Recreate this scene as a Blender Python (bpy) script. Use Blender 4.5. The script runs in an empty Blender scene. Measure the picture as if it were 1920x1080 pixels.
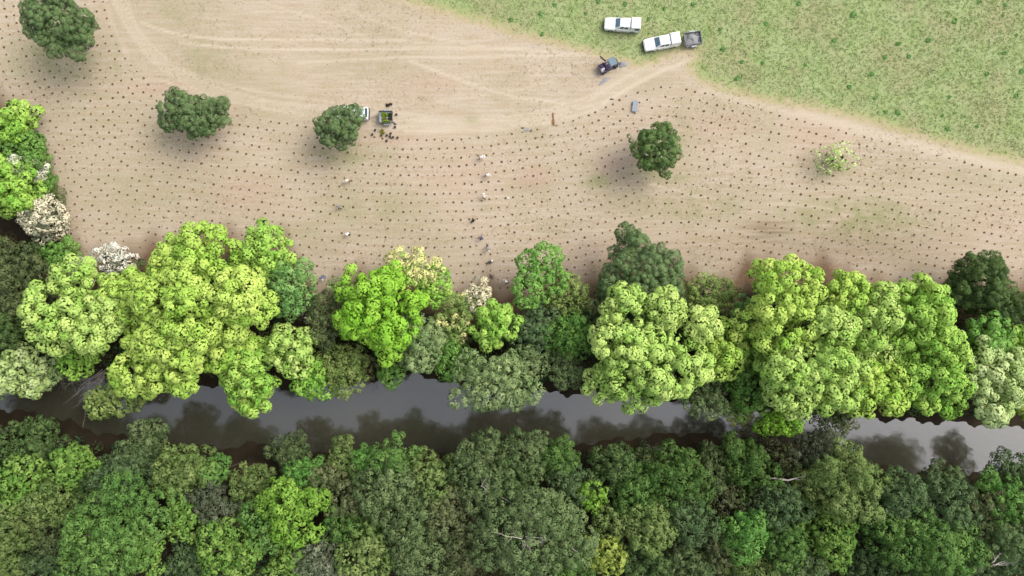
import bpy, bmesh, math, random
import numpy as np
from mathutils import Vector, Matrix

# ------------------------------------------------------------------ camera, sky, sun, exposure
sc = bpy.context.scene
COL = sc.collection
H = 103.0            # flying height of the camera
F = 1280.0           # focal length in photo pixels (24 mm on 36 mm, 1920 px wide)
cam_d = bpy.data.cameras.new('camera'); cam_d.lens = 24; cam_d.sensor_width = 36
cam_d.clip_start = 0.5; cam_d.clip_end = 6000
cam = bpy.data.objects.new('camera', cam_d); COL.objects.link(cam)
cam.location = (0, 0, H); cam.rotation_euler = (0, 0, 0)
sc.camera = cam

SUN_EL, SUN_AZ = math.radians(50), math.radians(62)      # azimuth clockwise from +Y
world = bpy.data.worlds.new('World'); sc.world = world; world.use_nodes = True
wn, wl = world.node_tree.nodes, world.node_tree.links
for n in list(wn): wn.remove(n)
wo = wn.new('ShaderNodeOutputWorld'); wb = wn.new('ShaderNodeBackground')
sky = wn.new('ShaderNodeTexSky'); sky.sky_type = 'NISHITA'; sky.sun_disc = False
sky.sun_elevation = SUN_EL; sky.sun_rotation = SUN_AZ
sky.air_density = 1.0; sky.dust_density = 5.0; sky.ozone_density = 1.0
hs = wn.new('ShaderNodeHueSaturation'); hs.inputs['Saturation'].default_value = 0.42
wl.new(sky.outputs[0], hs.inputs['Color']); wl.new(hs.outputs[0], wb.inputs[0]); wl.new(wb.outputs[0], wo.inputs[0])
wb.inputs[1].default_value = 0.15
sun_d = bpy.data.lights.new('sun', 'SUN'); sun_d.energy = 0.5; sun_d.angle = math.radians(34); sun_d.color = (1.0, 0.96, 0.9)
sun = bpy.data.objects.new('sun', sun_d); COL.objects.link(sun)
sdir = Vector((math.sin(SUN_AZ)*math.cos(SUN_EL), math.cos(SUN_AZ)*math.cos(SUN_EL), math.sin(SUN_EL)))
sun.rotation_euler = sdir.to_track_quat('Z', 'Y').to_euler(); sun.location = sdir*200
sc.view_settings.view_transform = 'Standard'; sc.view_settings.look = 'None'
sc.view_settings.gamma = 1.0; sc.view_settings.use_curve_mapping = False
sc.view_settings.exposure = 0.82
sc.cycles.max_bounces = 6; sc.cycles.diffuse_bounces = 3; sc.cycles.transmission_bounces = 4; sc.cycles.glossy_bounces = 3

# ------------------------------------------------------------------ helpers
RNG = np.random.default_rng(11)
def W(px, py, z=0.0):
    """photo pixel -> world point at height z"""
    k = (H - z)/F
    return Vector(((px-960)*k, -(py-540)*k, z))
def lin(c, k=1.0, desat=0.0):
    c = np.asarray(c, float)/255.0
    c = c*(1-desat)+desat*c.mean()
    l = np.where(c <= 0.04045, c/12.92, ((c+0.055)/1.055)**2.4)
    return tuple(np.clip(l*k, 0, 0.9))
def tag(o, label=None, cat=None, group=None, kind=None):
    if label: o['label'] = label
    if cat: o['category'] = cat
    if group: o['group'] = group
    if kind: o['kind'] = kind
    return o
def empty(name, loc, rz=0.0):
    o = bpy.data.objects.new(name, None); COL.objects.link(o); o.location = loc; o.rotation_euler = (0, 0, rz)
    o.empty_display_size = 0.3
    return o
def obj(name, me, parent=None, loc=None, rz=None):
    o = bpy.data.objects.new(name, me); COL.objects.link(o)
    if parent is not None: o.parent = parent
    if loc is not None: o.location = loc
    if rz is not None: o.rotation_euler = (0, 0, rz)
    return o
def np_mesh(name, V, quads=None, tris=None, mat=None, col=None, colname='leaf_color', smooth=False):
    V = np.asarray(V, np.float32)
    me = bpy.data.meshes.new(name)
    loops, starts, totals = [], [], []
    pos = 0
    if quads is not None and len(quads):
        q = np.asarray(quads, np.int32); loops.append(q.ravel()); starts.append(np.arange(len(q))*4+pos); totals.append(np.full(len(q), 4)); pos += q.size
    if tris is not None and len(tris):
        t = np.asarray(tris, np.int32); loops.append(t.ravel()); starts.append(np.arange(len(t))*3+pos); totals.append(np.full(len(t), 3)); pos += t.size
    L = np.concatenate(loops).astype(np.int32); S = np.concatenate(starts).astype(np.int32); T = np.concatenate(totals).astype(np.int32)
    me.vertices.add(len(V)); me.vertices.foreach_set('co', V.ravel())
    me.loops.add(len(L)); me.loops.foreach_set('vertex_index', L)
    me.polygons.add(len(S)); me.polygons.foreach_set('loop_start', S)
    try: me.polygons.foreach_set('loop_total', T)
    except Exception: pass
    if smooth: me.polygons.foreach_set('use_smooth', np.ones(len(S), bool))
    me.update(calc_edges=True)
    if col is not None:
        a = me.attributes.new(colname, 'FLOAT_COLOR', 'POINT')
        c4 = np.ones((len(V), 4), np.float32); c4[:, :3] = col
        a.data.foreach_set('color', c4.ravel())
    if mat: me.materials.append(mat)
    return me
def unit(v): return v/np.maximum(np.linalg.norm(v, axis=-1, keepdims=True), 1e-9)
def rdir(n, rng): return unit(rng.normal(size=(n, 3)))

def bm_obj(name, bm, mat, parent=None, smooth=False):
    me = bpy.data.meshes.new(name); bm.normal_update(); bm.to_mesh(me); bm.free()
    mats = mat if isinstance(mat, (list, tuple)) else [mat]
    for m in mats: me.materials.append(m)
    if smooth:
        for p in me.polygons: p.use_smooth = True
    return obj(name, me, parent)
def add_box(bm, c, d, bev=0.0, rz=0.0, ry=0.0):
    r = bmesh.ops.create_cube(bm, size=1.0); vs = r['verts']
    bmesh.ops.scale(bm, vec=d, verts=vs)
    if bev > 0:
        es = list({e for v in vs for e in v.link_edges})
        r2 = bmesh.ops.bevel(bm, geom=es, offset=bev, segments=2, affect='EDGES', profile=0.6)
        vs = list({v for f in r2['faces'] for v in f.verts} | {v for v in vs if v.is_valid})
    M = Matrix.Translation(c) @ Matrix.Rotation(rz, 4, 'Z') @ Matrix.Rotation(ry, 4, 'Y')
    bmesh.ops.transform(bm, matrix=M, verts=vs)
def box(name, c, d, mat, parent=None, bev=0.0, rz=0.0, ry=0.0):
    bm = bmesh.new(); add_box(bm, c, d, bev, rz, ry); return bm_obj(name, bm, mat, parent)
def add_hull(bm, sections):
    """loft between rings of equal length, capped"""
    rings = [[bm.verts.new(p) for p in s] for s in sections]
    n = len(rings[0])
    for a, b in zip(rings[:-1], rings[1:]):
        for i in range(n): bm.faces.new((a[i], a[(i+1) % n], b[(i+1) % n], b[i]))
    bm.faces.new(rings[0][::-1]); bm.faces.new(rings[-1])
    bmesh.ops.recalc_face_normals(bm, faces=bm.faces[:])
def add_tube(bm, pts, rad, n=6):
    pts = [Vector(p) for p in pts]; secs = []
    for i, p in enumerate(pts):
        t = (pts[min(i+1, len(pts)-1)]-pts[max(i-1, 0)]).normalized()
        u = t.cross(Vector((0.3, 0.2, 1)) if abs(t.z) < 0.9 else Vector((1, 0.1, 0))).normalized(); w = t.cross(u)
        r = rad[i] if isinstance(rad, (list, tuple)) else rad
        secs.append([p+(u*math.cos(2*math.pi*k/n)+w*math.sin(2*math.pi*k/n))*r for k in range(n)])
    rings = [[bm.verts.new(q) for q in s] for s in secs]
    for a, b in zip(rings[:-1], rings[1:]):
        for i in range(n): bm.faces.new((a[i], a[(i+1) % n], b[(i+1) % n], b[i]))
    bm.faces.new(rings[0][::-1]); bm.faces.new(rings[-1])
def tube(name, pts, rad, mat, parent=None, n=8):
    bm = bmesh.new(); add_tube(bm, pts, rad, n); return bm_obj(name, bm, mat, parent, True)
def add_disc_prism(bm, c, r, w, n=20):
    """wheel-like cylinder, axis along y"""
    s = []
    for y, k in ((-w/2, .9), (-w/2+.03, 1), (w/2-.03, 1), (w/2, .9)):
        s.append([Vector((c[0]+r*k*math.cos(2*math.pi*i/n), c[1]+y, c[2]+r*k*math.sin(2*math.pi*i/n))) for i in range(n)])
    add_hull(bm, s)

# ------------------------------------------------------------------ materials
def newmat(name):
    m = bpy.data.materials.new(name); m.use_nodes = True
    return m, m.node_tree.nodes, m.node_tree.links, m.node_tree.nodes['Principled BSDF']
def plain(name, c, rough=0.5, metal=0.0, var=0.12, scale=6.0, spec=0.5):
    m, N, L, b = newmat(name)
    tc = N.new('ShaderNodeTexCoord'); nz = N.new('ShaderNodeTexNoise'); nz.inputs['Scale'].default_value = scale; nz.inputs['Detail'].default_value = 5
    L.new(tc.outputs['Object'], nz.inputs['Vector'])
    mx = N.new('ShaderNodeMix'); mx.data_type = 'RGBA'
    mx.inputs[6].default_value = (*[x*(1-var) for x in c], 1); mx.inputs[7].default_value = (*[min(1, x*(1+var)) for x in c], 1)
    L.new(nz.outputs[0], mx.inputs[0]); L.new(mx.outputs[2], b.inputs['Base Color'])
    b.inputs['Roughness'].default_value = rough; b.inputs['Metallic'].default_value = metal; b.inputs['Specular IOR Level'].default_value = spec
    return m
M_paint = plain('white_paint', (.80, .81, .80), .3, 0, .03, 2)
M_glass = plain('dark_glass', (.05, .08, .10), .12, 0, .1, 3)
M_screen = plain('windscreen_glass', (.10, .17, .22), .15, 0, .35, 3)
M_tyre = plain('tyre_rubber', (.02, .02, .02), .85)
M_black = plain('black_plastic', (.03, .03, .034), .6)
M_steel = plain('galvanised_steel', (.36, .37, .39), .5, .5, .25, 9)
M_roofgrey = plain('blue_grey_canopy', (.12, .18, .21), .55, 0, .18, 3)
M_lamp = plain('lamp_lens', (.75, .75, .72), .15)
M_red = plain('red_lens', (.35, .02, .02), .25)
M_purple = plain('dark_violet_plastic', (.08, .055, .11), .6, 0, .3, 5)
M_darkload = plain('dark_mesh_load', (.17, .17, .175), .85, 0, .5, 7)
M_tarp = plain('grey_tarp', (.25, .245, .25), .7, 0, .35, 6)
M_bluetarp = plain('blue_grey_sheet', (.22, .25, .29), .6, 0, .2, 5)
M_rust = plain('rust_brown_wood', (.27, .15, .06), .8, 0, .35, 8)
M_rag = plain('dark_cloth', (.10, .09, .10), .9, 0, .3, 9)
M_whitecloth = plain('white_cloth', (.72, .70, .66), .85, 0, .06, 8)
M_pot = plain('black_pot', (.035, .035, .035), .7)
M_silver = plain('silver_canopy', (.42, .45, .52), .3, .2, .1, 4)

def foliage_mat():
    m, N, L, b = newmat('foliage'); N.remove(b)
    out = N['Material Output']
    at = N.new('ShaderNodeAttribute'); at.attribute_name = 'leaf_color'
    ps = N.new('ShaderNodeBsdfPrincipled'); ps.inputs['Roughness'].default_value = .55; ps.inputs['Specular IOR Level'].default_value = .06
    tr = N.new('ShaderNodeBsdfTranslucent'); ms = N.new('ShaderNodeMixShader'); ms.inputs[0].default_value = .24
    tint = N.new('ShaderNodeMix'); tint.data_type = 'RGBA'; tint.blend_type = 'MULTIPLY'; tint.inputs[0].default_value = 1
    tint.inputs[7].default_value = (1.0, 1.05, .75, 1)
    L.new(at.outputs['Color'], ps.inputs['Base Color']); L.new(at.outputs['Color'], tint.inputs[6]); L.new(tint.outputs[2], tr.inputs['Color'])
    L.new(ps.outputs[0], ms.inputs[1]); L.new(tr.outputs[0], ms.inputs[2]); L.new(ms.outputs[0], out.inputs[0])
    return m
M_leaf = foliage_mat()
def crown_mat():
    m = M_leaf.copy(); m.name = 'crown_foliage'; N, L = m.node_tree.nodes, m.node_tree.links
    at = N.new('ShaderNodeAttribute'); at.attribute_name = 'clump_normal'; geo = N.new('ShaderNodeNewGeometry')
    mx = N.new('ShaderNodeMix'); mx.data_type = 'VECTOR'; mx.inputs[0].default_value = .72
    L.new(geo.outputs['Normal'], mx.inputs[4]); L.new(at.outputs['Vector'], mx.inputs[5])
    nm = N.new('ShaderNodeVectorMath'); nm.operation = 'NORMALIZE'; L.new(mx.outputs[1], nm.inputs[0])
    for n in N:
        if n.type in ('BSDF_PRINCIPLED', 'BSDF_TRANSLUCENT'): L.new(nm.outputs[0], n.inputs['Normal'])
    return m
M_crown = crown_mat()
def bark(name, a, b_):
    m, N, L, b = newmat(name)
    tc = N.new('ShaderNodeTexCoord'); mp = N.new('ShaderNodeMapping'); mp.inputs['Scale'].default_value = (9, 9, 1.5)
    nz = N.new('ShaderNodeTexNoise'); nz.inputs['Scale'].default_value = 1.6; nz.inputs['Detail'].default_value = 6
    L.new(tc.outputs['Object'], mp.inputs[0]); L.new(mp.outputs[0], nz.inputs['Vector'])
    cr = N.new('ShaderNodeValToRGB'); cr.color_ramp.elements[0].color = (*a, 1); cr.color_ramp.elements[1].color = (*b_, 1)
    cr.color_ramp.elements[0].position = .3; cr.color_ramp.elements[1].position = .7
    bp = N.new('ShaderNodeBump'); bp.inputs['Strength'].default_value = .6; bp.inputs['Distance'].default_value = .05
    L.new(nz.outputs[0], cr.inputs[0]); L.new(cr.outputs[0], b.inputs['Base Color']); L.new(nz.outputs[0], bp.inputs['Height']); L.new(bp.outputs[0], b.inputs['Normal'])
    b.inputs['Roughness'].default_value = .9
    return m
M_bark = bark('brown_bark', (.05, .04, .03), (.16, .13, .10))
M_pale = bark('pale_bark', (.22, .19, .16), (.52, .48, .42))
M_twig = bark('grey_twigs', (.16, .13, .115), (.40, .36, .32))

def ground_mat():
    m, N, L, b = newmat('ground')
    geo = N.new('ShaderNodeNewGeometry')
    a1 = N.new('ShaderNodeAttribute'); a1.attribute_name = 'mask_a'; a2 = N.new('ShaderNodeAttribute'); a2.attribute_name = 'mask_b'
    s1 = N.new('ShaderNodeSeparateColor'); s2 = N.new('ShaderNodeSeparateColor'); L.new(a1.outputs[0], s1.inputs[0]); L.new(a2.outputs[0], s2.inputs[0])
    def noise(scale, detail=4, rough=.6, vec=(1, 1, 1), rot=0.0):
        mp = N.new('ShaderNodeMapping'); mp.inputs['Scale'].default_value = vec; mp.inputs['Rotation'].default_value = (0, 0, rot)
        n = N.new('ShaderNodeTexNoise'); n.inputs['Scale'].default_value = scale; n.inputs['Detail'].default_value = detail; n.inputs['Roughness'].default_value = rough
        L.new(geo.outputs['Position'], mp.inputs[0]); L.new(mp.outputs[0], n.inputs['Vector']); return n.outputs[0]
    def ramp(x, p0, p1):
        r = N.new('ShaderNodeMapRange'); r.inputs[1].default_value = p0; r.inputs[2].default_value = p1; r.clamp = True; L.new(x, r.inputs[0]); return r.outputs[0]
    def mix(f, a, b_, blend='MIX'):
        x = N.new('ShaderNodeMix'); x.data_type = 'RGBA'; x.blend_type = blend
        for i, v in ((0, f), (6, a), (7, b_)):
            if isinstance(v, tuple): x.inputs[i].default_value = (*v, 1)
            elif isinstance(v, (int, float)): x.inputs[i].default_value = v
            else: L.new(v, x.inputs[i])
        return x.outputs[2]
    def mul(x, y):
        n = N.new('ShaderNodeMath'); n.operation = 'MULTIPLY'; n.use_clamp = True
        for i, v in ((0, x), (1, y)):
            if isinstance(v, (int, float)): n.inputs[i].default_value = v
            else: L.new(v, n.inputs[i])
        return n.outputs[0]
    KG = .61
    big, med, fine = noise(.06, 3), noise(.35, 5), noise(3.0, 4, .7)
    streak = noise(1.2, 4, .6, (.12, 1.6, 1), .06)
    speck = noise(7.0, 2, .6)
    straw = mix(ramp(med, .35, .7), lin((207, 188, 157), KG), lin((218, 198, 174), KG))
    straw = mix(mul(ramp(streak, .42, .66), .75), straw, lin((226, 210, 190), KG))
    straw = mix(mul(ramp(big, .5, .68), .5), straw, lin((194, 186, 148), KG))
    green_f = mul(s2.outputs[0], ramp(med, .32, .6))
    straw = mix(green_f, straw, lin((163, 166, 112), KG))
    straw = mix(s2.outputs[1], straw, lin((214, 182, 160), KG))           # reddish bare soil
    straw = mix(mul(ramp(fine, .5, .8), .45), straw, lin((170, 150, 120), KG))
    straw = mix(mul(ramp(fine, .48, .25), .35), straw, lin((232, 217, 196), KG))
    straw = mix(s1.outputs[1], straw, lin((240, 224, 200), KG))           # worn pale wheel tracks
    litter = mix(ramp(med, .3, .7), lin((146, 116, 92), KG), lin((118, 94, 74), KG))
    litter = mix(mul(ramp(speck, .45, .7), .6), litter, lin((172, 148, 118), KG))
    g = mix(ramp(med, .3, .68), lin((166, 188, 118), KG), lin((188, 202, 144), KG))
    g = mix(mul(ramp(noise(.16, 4), .45, .62), .6), g, lin((188, 178, 138), KG))
    g = mix(mul(ramp(noise(.5, 5), .55, .7), .7), g, lin((148, 176, 102), KG))
    g = mix(mul(ramp(fine, .5, .75), .5), g, lin((144, 156, 106), KG))
    g = mix(mul(ramp(speck, .55, .75), .5), g, lin((205, 198, 158), KG))
    c = mix(s1.outputs[2], straw, litter)
    gm = N.new('ShaderNodeMath'); gm.operation = 'ADD'; L.new(s1.outputs[0], gm.inputs[0])
    gj = N.new('ShaderNodeMath'); gj.operation = 'MULTIPLY_ADD'; gj.inputs[1].default_value = 1.7; gj.inputs[2].default_value = -.85; L.new(noise(.9, 5, .7), gj.inputs[0]); L.new(gj.outputs[0], gm.inputs[1])
    gf = ramp(gm.outputs[0], .35, .65); c = mix(gf, c, g)
    ea = ramp(s1.outputs[0], .12, .4); eb = ramp(s1.outputs[0], .95, .55); c = mix(mul(mul(ea, eb), .45), c, lin((208, 192, 142), KG))
    mud = mix(ramp(med, .3, .7), lin((70, 60, 45), KG), lin((50, 45, 35), KG))
    c = mix(s2.outputs[2], c, mud)
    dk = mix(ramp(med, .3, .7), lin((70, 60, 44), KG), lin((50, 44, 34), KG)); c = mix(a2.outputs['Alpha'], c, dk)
    L.new(c, b.inputs['Base Color']); b.inputs['Roughness'].default_value = .95; b.inputs['Specular IOR Level'].default_value = .1
    bp = N.new('ShaderNodeBump'); bp.inputs['Strength'].default_value = .55; bp.inputs['Distance'].default_value = .12; L.new(fine, bp.inputs['Height']); L.new(bp.outputs[0], b.inputs['Normal'])
    return m
M_ground = ground_mat()
def water_mat():
    m, N, L, b = newmat('river_water')
    geo = N.new('ShaderNodeNewGeometry'); n1 = N.new('ShaderNodeTexNoise'); n1.inputs['Scale'].default_value = .12; n1.inputs['Detail'].default_value = 4
    L.new(geo.outputs['Position'], n1.inputs['Vector'])
    mx = N.new('ShaderNodeMix'); mx.data_type = 'RGBA'; mx.inputs[6].default_value = (.046, .043, .028, 1); mx.inputs[7].default_value = (.058, .055, .038, 1)
    L.new(n1.outputs[0], mx.inputs[0]); L.new(mx.outputs[2], b.inputs['Base Color'])
    b.inputs['Roughness'].default_value = .11; b.inputs['IOR'].default_value = 2.3
    n2 = N.new('ShaderNodeTexNoise'); n2.inputs['Scale'].default_value = 1.3; n2.inputs['Detail'].default_value = 3; L.new(geo.outputs['Position'], n2.inputs['Vector'])
    bp = N.new('ShaderNodeBump'); bp.inputs['Strength'].default_value = .16; bp.inputs['Distance'].default_value = .06
    L.new(n2.outputs[0], bp.inputs['Height']); L.new(bp.outputs[0], b.inputs['Normal'])
    return m
M_water = water_mat()

# ------------------------------------------------------------------ terrain
NORTH = np.array([(-300, 735), (0, 712), (130, 690), (300, 702), (500, 722), (700, 705), (780, 690), (900, 722), (1100, 728), (1300, 745), (1500, 768), (1700, 778), (1920, 788), (2300, 800)], float)
SOUTH = np.array([(-300, 760), (0, 776), (100, 792), (200, 826), (400, 852), (480, 842), (600, 856), (850, 864), (1000, 852), (1150, 836), (1280, 822), (1400, 836), (1550, 852), (1650, 888), (1800, 908), (1920, 884), (2300, 880)], float)
WZ = -2.4
kw = (H-WZ)/F
def north_edge(X): return -(np.interp(X/kw+960, NORTH[:, 0], NORTH[:, 1])-540)*kw
def south_edge(X): return -(np.interp(X/kw+960, SOUTH[:, 0], SOUTH[:, 1])-540)*kw
def sstep(a, b, x):
    t = np.clip((x-a)/(b-a), 0, 1); return t*t*(3-2*t)
def terrain_z(X, Y):
    X = np.asarray(X, float); Y = np.asarray(Y, float)
    wob = .35*np.sin(X*.9)+.25*np.sin(X*2.3+1)
    dn = Y-north_edge(X)+wob; ds = south_edge(X)-Y+wob
    d = np.maximum(dn, ds)          # >0 on land
    z = np.where(dn > ds, WZ*(1-sstep(-1, 7, dn))-.0, WZ*(1-sstep(-1, 6, ds))+.4*sstep(2, 12, ds))
    z = np.where(d < -1, WZ-1.6*sstep(1, 4, -d), z)
    z = z + .06*np.sin(X*.21+Y*.13)*np.cos(Y*.17) * (d > 8)
    return z
MEADOW = np.array([(700, -400), (700, -25), (770, 0), (870, 30), (960, 58), (1040, 78), (1100, 94), (1150, 108), (1195, 119), (1225, 116), (1255, 100), (1278, 93), (1300, 96), (1304, 106), (1292, 128), (1320, 150), (1360, 168), (1440, 186), (1560, 207), (1640, 228), (1740, 258), (1850, 288), (1935, 305), (2400, 400), (2400, -400)], float)
def in_poly(px, py, P):
    ins = np.zeros(px.shape, bool); n = len(P); j = n-1
    for i in range(n):
        xi, yi = P[i]; xj, yj = P[j]
        c = ((yi > py) != (yj > py)) & (px < (xj-xi)*(py-yi)/(yj-yi+1e-12)+xi); ins ^= c; j = i
    return ins
def dist_poly(px, py, P, closed=False):
    d = np.full(px.shape, 1e9); n = len(P)
    for i in range(n if closed else n-1):
        a = np.asarray(P[i], float); b = np.asarray(P[(i+1) % n], float); ab = b-a
        t = np.clip(((px-a[0])*ab[0]+(py-a[1])*ab[1])/(ab@ab+1e-9), 0, 1)
        d = np.minimum(d, np.hypot(px-a[0]-t*ab[0], py-a[1]-t*ab[1]))
    return d
def smooth_curve(P, n):
    P = np.asarray(P, float); s = np.r_[0, np.cumsum(np.hypot(*np.diff(P, axis=0).T))]
    u = np.linspace(0, s[-1], n); Q = np.c_[np.interp(u, s, P[:, 0]), np.interp(u, s, P[:, 1])]
    for _ in range(6): Q[1:-1] = .25*Q[:-2]+.5*Q[1:-1]+.25*Q[2:]
    return Q
def axis(lo, hi, step, far):
    core = np.arange(lo, hi+step*.5, step); ext = np.geomspace(step*2, far, 26)
    return np.r_[(lo-ext)[::-1], core, hi+ext]
gx = axis(-82, 82, .36, 2500)
core_y = np.r_[np.arange(-50, -6, .6), np.arange(-6, 47, .3)]
ext = np.geomspace(.6, 2500, 26)
gy = np.r_[(-50-ext)[::-1], core_y, 47+ext]
GX, GY = np.meshgrid(gx, gy)
GZ = terrain_z(GX, GY)
PX = 960+GX*F/(H-np.minimum(GZ, 0)); PY = 540-GY*F/(H-np.minimum(GZ, 0))
inm = in_poly(PX, PY, MEADOW); dm = dist_poly(PX, PY, MEADOW, True)
grass = np.clip(.5+np.where(inm, dm, -dm)/40., 0, 1)
tracks = [  # (points, half width px, strength): worn wheel lines and mower passes
 ([(212, -30), (229, 30), (258, 84), (306, 132), (374, 164), (474, 188), (604, 204), (782, 228), (930, 230), (1056, 206), (1145, 171), (1218, 126), (1284, 95)], 2.2, .5), ([(198, -30), (215, 34), (243, 96), (294, 148), (366, 180), (468, 204), (598, 220), (778, 244), (930, 246), (1064, 222), (1156, 186), (1232, 140), (1296, 106)], 2.2, .5),
 ([(205, -30), (222, 30), (250, 90), (300, 140), (370, 172), (470, 196), (600, 212), (780, 236), (930, 238), (1060, 214), (1150, 178), (1225, 132), (1290, 100)], 9, .3),
 ([(228, -30), (240, 30), (272, 85), (325, 128), (400, 158), (520, 178), (650, 196), (800, 218)], 3, .4),
 ([(190, -30), (212, 50), (240, 105)], 4, .3),
 ([(1130, 195), (1190, 158), (1250, 128), (1300, 112)], 5, .7), ([(1110, 185), (1180, 140), (1240, 110), (1290, 97)], 4, .6), ([(1120, 175), (1210, 122), (1280, 94)], 9, .35),
 ([(265, 42), (300, 60), (390, 74), (560, 75), (760, 76)], 2.2, .7), ([(340, 80), (420, 92), (640, 93), (900, 89), (1130, 104)], 2.2, .7),
 ([(560, 118), (720, 108), (900, 106), (1120, 103)], 2.4, .6), ([(640, 15), (760, 60), (900, 88), (1040, 92)], 2, .45), ([(770, 115), (860, 150), (960, 182), (1080, 196)], 2.4, .65),
 ([(960, 88), (1060, 100), (1150, 108)], 2.5, .6), ([(1030, 105), (1005, 140)], 2.2, .5), ([(820, 190), (960, 172), (1040, 150)], 2.2, .35), ([(480, 0), (640, 50), (700, 76)], 2, .4),
 ([(480, 188), (640, 203), (820, 232), (1000, 224)], 3, .5), ([(760, 246), (900, 247), (1020, 232), (1120, 205)], 4, .45),
 ([(1220, 345), (1300, 367), (1340, 372)], 2.5, .5), ([(1130, 412), (1230, 405)], 2, .4), ([(1060, 432), (1200, 428)], 2.2, .4), ([(870, 350), (900, 352)], 2, .3),
 ([(1500, 212), (1620, 245), (1740, 278), (1850, 305), (1960, 330)], 12, .5), ([(1320, 168), (1420, 196), (1520, 222)], 7, .35),
 ([(1440, 383), (1480, 381), (1560, 392)], 3, .45), ([(300, 150), (420, 190), (520, 205)], 2.2, .5)]
pale = np.zeros_like(PX)
near = (np.abs(PX-960) < 1050) & (np.abs(PY-540) < 640)
pn, qn = PX[near], PY[near]; pv = np.zeros(pn.shape)
for pts, w, s in tracks:
    d = dist_poly(pn, qn, smooth_curve(pts, 24)); pv = np.maximum(pv, s*np.exp(-(d/w)**2))
pale[near] = pv
dn_, ds_ = GY-north_edge(GX), south_edge(GX)-GY
land = np.maximum(dn_, ds_)
LIT = np.array([(-300, 150), (0, 165), (60, 215), (105, 330), (128, 440), (160, 470), (300, 440), (420, 425), (540, 440), (590, 520), (650, 510), (740, 480), (850, 530), (950, 520), (1090, 500), (1200, 460), (1330, 520), (1400, 470), (1560, 470), (1680, 530), (1760, 520), (1800, 490), (1960, 520), (2300, 540)], float)
lit_y = np.interp(PX, LIT[:, 0], LIT[:, 1])
wob = 9*np.sin(PX*.05)+7*np.sin(PX*.13+2)
litter = np.clip((PY-lit_y+12+wob)/55., 0, 1)
for (cx, cy, rx, ry, st) in [(1440, 418, 44, 4, .55), (1428, 427, 52, 4, .7), (1446, 436, 40, 4, .75), (1424, 445, 46, 4, .6), (1450, 454, 40, 5, .5), (1436, 432, 30, 20, .3)]: litter = np.maximum(litter, st*np.exp(-((PX-cx)/rx)**2-((PY-cy)/ry)**2))
litter = np.maximum(litter, .35*np.exp(-((PX-1560)/240)**2-((PY-470)/40)**2))
mud = np.clip(1-(land-1.2)/2.6, 0, 1)
greenp = np.zeros_like(PX)
for (cx, cy, rx, ry, s) in [(110, 110, 120, 60, .7), (330, 20, 90, 50, .5), (380, 110, 70, 60, .5), (650, 290, 90, 26, .8), (700, 120, 120, 30, .35), (885, 225, 14, 10, .8), (640, 380, 60, 60, .4), (700, 400, 90, 40, .55), (1120, 340, 30, 20, .8), (1300, 385, 140, 34, .7), (1240, 330, 70, 20, .8),
        (1600, 410, 160, 44, .9), (1850, 330, 120, 30, .5), (1000, 350, 40, 18, .6), (1700, 330, 100, 30, .3), (220, 100, 14, 60, .6), (300, 350, 200, 60, .4), (180, 210, 90, 60, .45), (560, 440, 60, 30, .5), (1500, 400, 90, 24, .6), (1210, 150, 50, 20, .5), (970, 245, 40, 14, .3), (1560, 320, 60, 24, .5), (1280, 245, 22, 60, .5), (910, 390, 14, 8, .5), (1050, 430, 40, 16, .5)]:
    greenp = np.maximum(greenp, s*np.exp(-((PX-cx)/rx)**2-((PY-cy)/ry)**2))
red = np.zeros_like(PX)
for (cx, cy, rx, ry, s) in [(300, 165, 90, 12, .5), (1000, 335, 40, 20, .7), (1140, 310, 26, 14, .6), (800, 160, 60, 24, .35), (460, 360, 60, 30, .5), (1860, 410, 90, 40, .2), (740, 262, 90, 10, .5), (860, 330, 90, 40, .35), (1180, 470, 100, 22, .4), (1360, 230, 80, 26, .4), (420, 200, 40, 7, .5), (1530, 250, 60, 40, .4)]:
    red = np.maximum(red, s*np.exp(-((PX-cx)/rx)**2-((PY-cy)/ry)**2))
far = (np.abs(GX) > 95) | (GY > 60)
grass = np.where(far & (land > 8), np.maximum(grass, .75), grass); litter = np.where((ds_ > 0) | ((GX < -74) & (GY < 26)), 1.0, litter)
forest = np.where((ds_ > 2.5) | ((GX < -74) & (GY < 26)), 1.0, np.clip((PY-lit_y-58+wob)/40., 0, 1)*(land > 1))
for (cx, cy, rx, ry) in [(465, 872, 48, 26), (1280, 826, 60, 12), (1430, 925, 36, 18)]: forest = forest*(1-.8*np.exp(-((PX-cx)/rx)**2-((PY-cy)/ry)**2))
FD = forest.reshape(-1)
ny, nx = GX.shape
idx = np.arange(ny*nx).reshape(ny, nx)
Q = np.stack([idx[:-1, :-1], idx[:-1, 1:], idx[1:, 1:], idx[1:, :-1]], -1).reshape(-1, 4)
VG = np.stack([GX, GY, GZ], -1).reshape(-1, 3)
MA = np.stack([grass, pale, litter], -1).reshape(-1, 3); MBm = np.stack([greenp, red, mud], -1).reshape(-1, 3)
cen_g = grass.reshape(-1)[Q].mean(1); cen_l = land.reshape(-1)[Q].mean(1); cen_s = ds_.reshape(-1)[Q].mean(1)
farq = far.reshape(-1)[Q].any(1)
cls = np.where(cen_l < 5.0, 2, np.where(cen_s > 0, 3, np.where((cen_g > .5) & ~farq, 1, 0)))
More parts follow.
